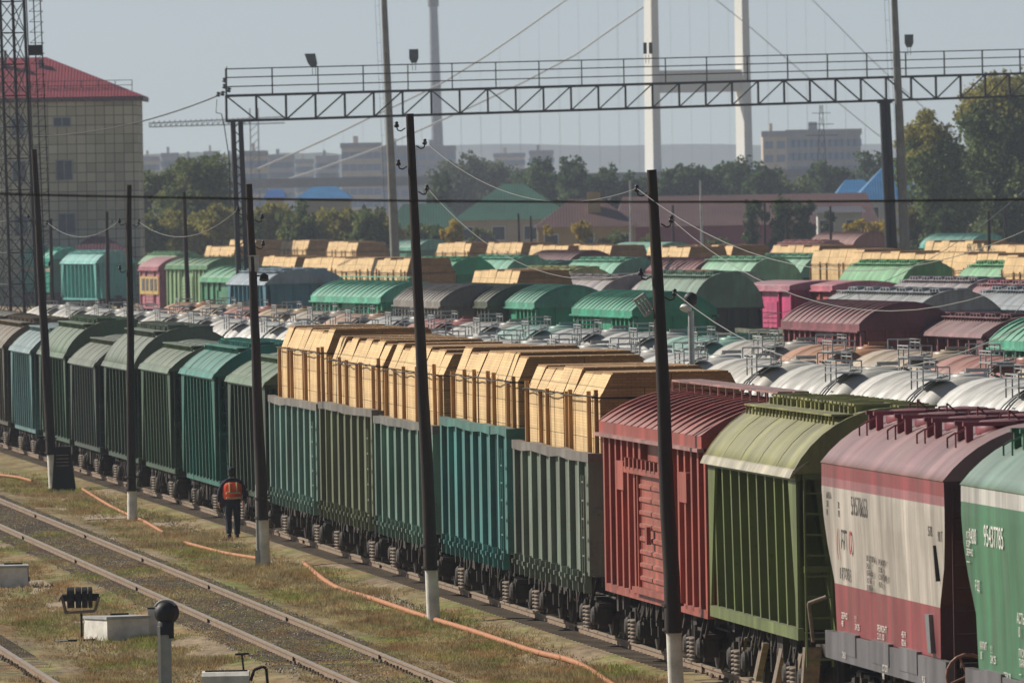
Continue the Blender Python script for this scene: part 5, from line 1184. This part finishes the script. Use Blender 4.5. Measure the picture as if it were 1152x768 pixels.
# dark trees in the middle
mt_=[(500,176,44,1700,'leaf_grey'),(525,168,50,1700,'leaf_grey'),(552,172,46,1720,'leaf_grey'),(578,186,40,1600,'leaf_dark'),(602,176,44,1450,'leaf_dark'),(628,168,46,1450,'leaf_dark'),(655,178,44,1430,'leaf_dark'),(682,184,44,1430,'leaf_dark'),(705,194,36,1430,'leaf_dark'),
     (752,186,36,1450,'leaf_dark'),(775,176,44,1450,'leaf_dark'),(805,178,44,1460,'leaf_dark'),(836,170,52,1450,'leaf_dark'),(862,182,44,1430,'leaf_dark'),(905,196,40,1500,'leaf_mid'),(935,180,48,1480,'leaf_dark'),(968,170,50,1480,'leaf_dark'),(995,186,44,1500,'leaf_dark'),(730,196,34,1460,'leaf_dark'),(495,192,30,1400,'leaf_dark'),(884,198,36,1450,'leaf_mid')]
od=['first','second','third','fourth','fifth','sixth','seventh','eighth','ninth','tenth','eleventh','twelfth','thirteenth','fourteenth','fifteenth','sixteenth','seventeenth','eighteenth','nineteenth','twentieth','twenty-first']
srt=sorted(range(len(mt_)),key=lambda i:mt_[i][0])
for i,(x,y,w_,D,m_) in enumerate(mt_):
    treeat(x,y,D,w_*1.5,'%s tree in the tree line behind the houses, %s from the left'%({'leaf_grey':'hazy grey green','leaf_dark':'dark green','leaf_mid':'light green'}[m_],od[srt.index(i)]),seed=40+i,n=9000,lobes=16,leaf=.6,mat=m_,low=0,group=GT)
# conifer clump and yellow bushes before the long roof
for i,(x,y,w_,m_,lab) in enumerate([(850,222,30,'leaf_dark','dark shrubby tree before the long brown roof, left of the clump'),(878,219,36,'leaf_dark','dark shrubby tree before the long brown roof, middle of the clump'),(905,224,34,'leaf_dark','dark shrubby tree before the long brown roof, right of the clump'),
    (932,236,20,'leaf_grey','small silvery green fir before the white annex'),(617,252,22,'leaf_yellow','small yellow bush before the yellow walled house'),(653,246,28,'leaf_yellow','bright yellow bush before the brown roofed house'),(690,254,44,'leaf_mid','green bush right of the bright yellow bush'),
    (740,258,50,'leaf_mid','low green bush left of the long building wall'),(800,262,50,'leaf_mid','low green bush before the long building wall'),(980,240,44,'leaf_yellow','yellow bush left of the right gantry column'),(1022,228,40,'leaf_autumn','yellowish bush between gantry column and big tree'),
    (545,250,44,'leaf_mid','green bush behind the small grey gabled roof'),(510,246,30,'leaf_yellow','yellow bush left of the small grey gabled roof'),(955,246,30,'leaf_yellow','yellow bush before the white annex')]):
    treeat(x,y,1010 if m_!='leaf_dark' else 1040,w_*1.1,lab,seed=70+i,n=4800,lobes=10,leaf=.28,mat=m_,low=0,name='bush' if 'bush' in lab else 'tree',cat='bush' if 'bush' in lab else 'tree')
treeat(10,210,1100,60,'dark tree behind the tiled building at the left',seed=90,n=100,mat='leaf_dark') if 0 else None
# ================================================================== WIRES
def wire(a,c,sag,r,label,mat='wire',name='wire',cat='wire',n=18,group=None):
    b=MB(); P=[]
    for i in range(n+1): f=i/n; q=a.lerp(c,f); q.z-=sag*4*f*(1-f); P.append(q-a)
    b.path(P,r,5); o=b.build(name,mat); o.location=a; return tag(o,label,cat,group)
GW='overhead wires between the wooden poles'
wire(TOPS[1][1],TOPS[2][0],.42,.0065,'sagging wire between the leftmost pole and the thin second pole',group=GW)
wire(TOPS[2][1],TOPS[3][1],.5,.0065,'sagging wire between the thin second pole and the pole with the metal box',group=GW)
0 and wire(TOPS[3][0],TOPS[4][2],.8,.009,'wire rising from the pole with the metal box to the tall middle pole',group=GW)
wire(TOPS[4][1],TOPS[5][0],.6,.0055,'upper wire from the tall middle pole to the lamp panel pole',group=GW)
wire(TOPS[4][3],TOPS[5][2],.7,.0055,'lower wire from the tall middle pole to the lamp panel pole',group=GW)
R5=TOPS[5][0]
wire(TOPS[5][0],atd(1250,205,152),1.25,.006,'upper wire sagging from the lamp panel pole towards the right edge',group=GW)
wire(TOPS[5][1],atd(1250,262,152),1.25,.006,'second wire sagging from the lamp panel pole in front of the maroon boxcar',group=GW)
wire(TOPS[5][3],atd(1250,300,152),1.3,.008,'lowest wire sagging from the lamp panel pole over the tank wagons',group=GW)
wire(atd(1160,207,520),atd(860,355,400),1.0,.013,'pale wire sweeping down from the right edge towards the maroon boxcar')
wire(atd(1160,330,420),atd(960,456,250),.6,.013,'thin pale wire crossing the tank wagons at the right')
wire(atd(245,108,640),atd(-10,152,700),.8,.04,'dark cable from the left end of the gantry to the tiled building','wire_dark','cable','cable')
wire(atd(-30,217.5,110),atd(1180,224,112),.05,.011,'dark straight cable stretched across the whole view close to the horizon','wire_dark','cable','cable')
# ================================================================== THINGS ON THE GRASS
def hose(pts,label,r=.042):
    P=[atz(x,y,.06) for x,y in pts[::2]+([pts[-1]] if len(pts)%2==0 else [])]; o0=P[0].copy(); Q=[]
    for i in range(len(P)-1):
        for k in range(4): 
            f=k/4; p0_=P[max(0,i-1)];p1_=P[i];p2_=P[i+1];p3_=P[min(len(P)-1,i+2)]
            Q.append(.5*((2*p1_)+(p2_-p0_)*f+(2*p0_-5*p1_+4*p2_-p3_)*f*f+(3*p1_-p0_-3*p2_+p3_)*f**3)-o0)
    Q.append(P[-1]-o0); b=MB(); b.path(Q,r,8); o=b.build('hose','hose_rubber'); o.location=o0; tag(o,label,'hose',group='orange pipe pieces in the grass'); return o
hose([(342,633),(358,646),(376,659),(402,667),(421,673.5),(447,685),(478,693),(509,698),(530,708.6),(556,720),(597,731),(628,736),(649,745),(669,758),(692,772)],'long orange hose curving through the grass past the middle wooden pole',.052)
hose([(208,610),(227,616),(250,621),(270,625),(289,627.5)],'short orange hose piece half hidden in grass left of the pole with the metal box')
hose([(93,550),(112,557),(128,571),(141,577),(162,586),(184,599)],'orange hose running past the foot of the thin second pole')
hose([(-10,533),(8,535),(20,536.5),(36,541)],'short orange hose end at the left edge')
# concrete box + switch
def concbox(x0,x1,yt,yb,label,yaw=0,dep=.9,lid=True,knob=True):
    B=atz((x0+x1)/2,yb,0); s_=B.y/F; w_=(x1-x0)*s_/2; h=(yb-yt)*s_; t=thing('concrete_box',label,'concrete box',(B.x,B.y+dep/2,0),yaw)
    b=MB(); b.prismz([(-w_,-dep/2),(w_,-dep/2),(w_,dep/2),(-w_,dep/2)],0,h-.05,0,[(-w_*.98,-dep/2+.02),(w_*.98,-dep/2+.02),(w_*.98,dep/2),(-w_*.98,dep/2)]); b.build('housing','white_wash',t)
    b=MB(); b.prismz([(-w_-.02,-dep/2-.02),(w_+.02,-dep/2-.02),(w_+.02,dep/2),(-w_-.02,dep/2)],h-.05,h,0); b.build('lid','concrete_box',t)
    b=MB(); b.box(-.02,w_*.8,dep/2-.3,dep/2-.26,h,h+.035); b.build('lid_bar','steel_dark',t)
    return t
concbox(104,157,693,720,'whitewashed concrete box next to the black point lever mechanism',R(28),1.0)
concbox(-20,30,636,661,'grey concrete box at the left edge with a dark post at its corner',R(4),1.1)
B=atz(31,659,0); t=thing('short_post','short dark post at the corner of the left concrete box','post',(B.x,B.y,0)); b=MB(); b.box(-.025,.025,-.025,.025,0,.45); b.box(-.03,.05,-.03,.03,.1,.2); b.build('post','steel_dark',t)
B=atz(92,718,0); s_=B.y/F; t=thing('point_lever','black point lever mechanism with finned drum on a thin post','mechanism',(B.x,B.y,0))
b=MB(); b.tube((0,0,0),(0,0,31*s_),.022,None,8); b.build('post','steel_dark',t)
b=MB(); z0=31*s_; 
for dx,w_ in ((-.26,.13),(-.1,.10),(.02,.10),(.14,.07)): b.lathe([(0,.2),(w_,.2)],(dx,0,z0+.26),(1,0,0),18)
b.tube((-.36,0,z0+.26),(.34,0,z0+.26),.07,None,10); b.build('finned_drum','black_rubber',t)
b=MB(); 
for yy in (-.22,.22): b.path([(-.36,yy,z0+.3),(-.3,yy,z0-.02),(.26,yy,z0),(.34,yy,z0+.26)],.025,5)
b.path([(-.36,-.22,z0+.3),(-.42,-.22,z0+.2)],.02,5); b.box(-.02,.02,-.24,.24,z0-.03,z0+.01); b.build('cradle','gear_light',t)
B=atz(90,722,0); b=MB(); b.path([(0,0,.03),(.25,-.4,.05),(.75,.1,.04)],.02,5); o=b.build('rod','steel_dark'); o.location=(B.x-.45,B.y,0); tag(o,'thin steel rod lying in the grass before the point lever','rod')
B=atz(173,718,0); t=thing('marker_post','short white marker board standing behind the signal head','marker',(B.x,B.y,0)); b=MB(); b.box(-.10,.10,-.04,.04,.03,.56); b.build('board','white_wash',t); b=MB(); b.box(-.11,.11,-.05,.05,0,.03); b.box(-.11,.11,-.05,.05,.56,.59); b.build('cap','steel_dark',t)
# signal
D=192; T=atd(187,675,D); t=thing('signal','dark hooded signal head on a pale grey post at the bottom edge','signal',(atd(187,730,D).x,D,0)); zt=T.z; b=MB()
b.prismz([(-.085,-.06),(.085,-.06),(.085,.06),(-.085,.06)],0,zt-.45); b.build('post','galvanised',t)
b=MB(); b.box(-.135,-.09,-.1,.02,0,zt-.42); b.build('cable_duct','white_paint',t)
b=MB(); zc=zt-.2; b.lathe([(-.14,.03),(-.12,.11),(-.06,.17),(.12,.185),(.13,.2),(.3,.2)],(.0,0,zc),(.06,1,-.02),22); b.lathe([(0,.12),(.2,.14),(.24,.1)],(0,.02,zc-.36),(0,0,1),14)
b.box(.05,.13,-.1,.1,zc-.42,zc-.2); b.build('signal_head','steel_dark',t); 
b=MB(); P=[]
for i in range(9): a0=R(35+i*14); P.append((.2*math.cos(a0),.0,zc+.2*math.sin(a0)))
b.path(P,.022,5); b.build('hood_rim','galvanised',t)
# bottom box with handle
B=atz(262,786,0); s_=B.y/F; t=thing('lever_box','white point machine box with black lever handle at the bottom edge','point machine',(B.x,B.y,0)); b=MB()
b.prismx([(-.4,0),(.5,0),(.5,.42),(.3,.46),(-.3,.46),(-.4,.40)],-.5,.28); b.build('housing','white_wash',t); b=MB(); b.box(-.45,.25,-.1,.0,.462,.485); b.tube((.19,0,.44),(.16,0,.74),.018,None,6); b.tube((.05,0,.74),(.28,0,.75),.02,None,6); b.build('lever_handle','black_rubber',t)
b=MB(); b.path([(.3,0,.3),(.36,0,.48),(.5,0,.53),(.56,0,.5),(.58,0,.2)],.026,6); b.build('crank','black_rubber',t)
# ================================================================== THE MAN
def person():
    B=atz(262.5,606.5,0); t=thing('person','person in a dark cap and orange safety vest walking away beside the train','person',(B.x,B.y,0),R(8))
    def skin(name,verts,edges,rad,mat,parent,sub=2):
        me=bpy.data.meshes.new(name); me.from_pydata([Vector(v) for v in verts],edges,[]); o=bpy.data.objects.new(name,me); COL.objects.link(o)
        sk=o.modifiers.new('s','SKIN'); sk.use_smooth_shade=True
        for i,r in enumerate(rad): me.skin_vertices[0].data[i].radius=(r if isinstance(r,tuple) else (r,r)); me.skin_vertices[0].data[i].use_root=(i==0)
        ss=o.modifiers.new('u','SUBSURF'); ss.levels=sub; ss.render_levels=sub
        dg=bpy.context.evaluated_depsgraph_get(); m2=bpy.data.meshes.new_from_object(o.evaluated_get(dg)); bpy.data.objects.remove(o); m2.materials.clear(); m2.materials.append(MATS[mat]); o=bpy.data.objects.new(name,m2); COL.objects.link(o); o.parent=parent; 
        for p_ in m2.polygons: p_.use_smooth=True
        return o
    simple('navy_cloth','#1c2233',.9,.2,6.); simple('orange_vest','#ff5a2c',.75,.12,6.); simple('skin_tone','#a9745a',.6,.05,4.); simple('reflect_tape','#b9b48a',.4,.1,5.); simple('boot','#15120f',.6,.1,5.)
    # body, seen from behind: walks away from the camera (+y); left foot pushing off behind
    V=[(0,0,.92),(0,.02,1.1),(0,.05,1.32),(0,.05,1.42),(0,.07,1.5),   # pelvis..neck 0-4
       (-.1,0,.88),(-.11,.02,.5),(-.12,-.18,.13),                 # left leg 5-7, heel lifted
       (.1,0,.88),(.11,.10,.5),(.11,.13,.09),                    # right leg
       (-.2,.06,1.38),(-.31,.07,1.13),(-.31,.14,.9),              # left arm
       (.2,.06,1.38),(.32,.1,1.13),(.29,.24,.93)]              # right arm
    E_=[(0,1),(1,2),(2,3),(3,4),(0,5),(5,6),(6,7),(0,8),(8,9),(9,10),(3,11),(11,12),(12,13),(3,14),(14,15),(15,16)]
    Rr=[(.18,.14),(.17,.13),(.185,.14),(.13,.1),(.06,.065),.12,.092,.078,.12,.092,.078,.09,.07,.058,.09,.07,.058]
    body=skin('body',V,E_,Rr,'navy_cloth',t)
    skin('vest',[(0,0,.93),(0,.02,1.1),(0,.05,1.3),(0,.05,1.42)],[(0,1),(1,2),(2,3)],[(.26,.2),(.25,.19),(.28,.2),(.225,.15)],'orange_vest',t)
    b=MB()
    for z,ww in ((1.0,.17),(1.12,.168)): b.prismz([(-ww,-.22),(ww,-.22),(ww,-.12),(-ww,-.12)],z,z+.035)
    for x in (-.1,.075): b.prismz([(x,-.215),(x+.025,-.215),(x+.03,-.11),(x,-.11)],1.12,1.4)
    b.build('reflective_tape','reflect_tape',t)
    hd=skin('head',[(0,.08,1.5),(0,.085,1.6),(0,.09,1.68)],[(0,1),(1,2)],[(.06,.065),(.075,.09),(.07,.085)],'skin_tone',t)
    b=MB(); 
    for sx in (-1,1): b.lathe([(-.01,.015),(0,.03),(.012,.025)],(sx*.078,.09,1.6),(sx,0,0),8)
    b.lathe([(0,.012),(.02,.016),(.035,.006)],(0,.17,1.6),(0,1,-.2),6); b.build('ears_and_nose','skin_tone',hd)
    b=MB(); 
    for sx in (-1,1): b.lathe([(0,.012),(.006,.008)],(sx*.03,.168,1.63),(0,1,0),8)
    b.box(-.025,.025,.165,.172,1.555,1.562); b.build('eyes_and_mouth','boot',hd)
    b=MB(); b.lathe([(-.09,.05),(-.07,.078),(-.03,.09),(.03,.095)],(0,.075,1.62),(0,0,1),16); b.build('hair','boot',hd)
    b=MB(); b.lathe([(0,.098),(.06,.1),(.1,.085),(.125,.045),(.13,.01)],(0,.09,1.635),(0,0,1),18); b.prismz([(-.07,.16),(.07,.16),(.05,.26),(-.05,.26)],1.635,1.65); b.build('cap','navy_cloth',hd)
    for sx,h in ((-1,Vector((-.31,.16,.86))),(1,Vector((.29,.26,.89)))):
        vs=[h+Vector((0,-.01,.05)),h,h+Vector((0,.005,-.05))]; ed=[(0,1),(1,2)]; rr=[.028,(.02,.038),(.018,.038)]
        hand=skin('hand',vs,ed,rr,'skin_tone',t,1)
        for k,(dy,l_) in enumerate(((-.03,.065),(-.01,.078),(.01,.082),(.03,.072))):
            skin('finger',[h+Vector((0,dy,-.05)),h+Vector((-sx*.008,dy,-.05-l_*.5)),h+Vector((-sx*.028,dy,-.05-l_))],[(0,1),(1,2)],[.0095,.009,.007],'skin_tone',hand,1)
        skin('thumb',[h+Vector((0,.035,-.01)),h+Vector((-sx*.015,.055,-.04)),h+Vector((-sx*.02,.058,-.075))],[(0,1),(1,2)],[.011,.010,.008],'skin_tone',hand,1)
    # boots
    skin('boot',[(-.12,-.2,.16),(-.12,-.22,.09),(-.12,-.16,.035),(-.12,-.05,.035)],[(0,1),(1,2),(2,3)],[.06,.055,(.05,.035),(.045,.03)],'boot',t,1)
    skin('boot',[(.11,.12,.15),(.11,.12,.05),(.11,.2,.04),(.11,.29,.035)],[(0,1),(1,2),(2,3)],[.06,(.055,.05),(.05,.035),(.045,.03)],'boot',t,1)
person()
# ================================================================== HAZE
def haze(dens=1.05e-4):
    b=MB(); b.box(-2600,2600,-40,8600,-1,190); m=bpy.data.materials.new('haze'); m.use_nodes=True; nt=m.node_tree; nt.nodes.remove(nt.nodes['Principled BSDF'])
    v=N(nt,'ShaderNodeVolumePrincipled'); v.inputs['Color'].default_value=(.7,.8,1,1); v.inputs['Density'].default_value=dens; v.inputs['Anisotropy'].default_value=.2
    nt.links.new(v.outputs[0],nt.nodes['Material Output'].inputs['Volume']); MATS['haze']=m
    tag(b.build('haze','haze'),'thin pale autumn haze over the yard and the town','haze',kind='stuff')
haze()
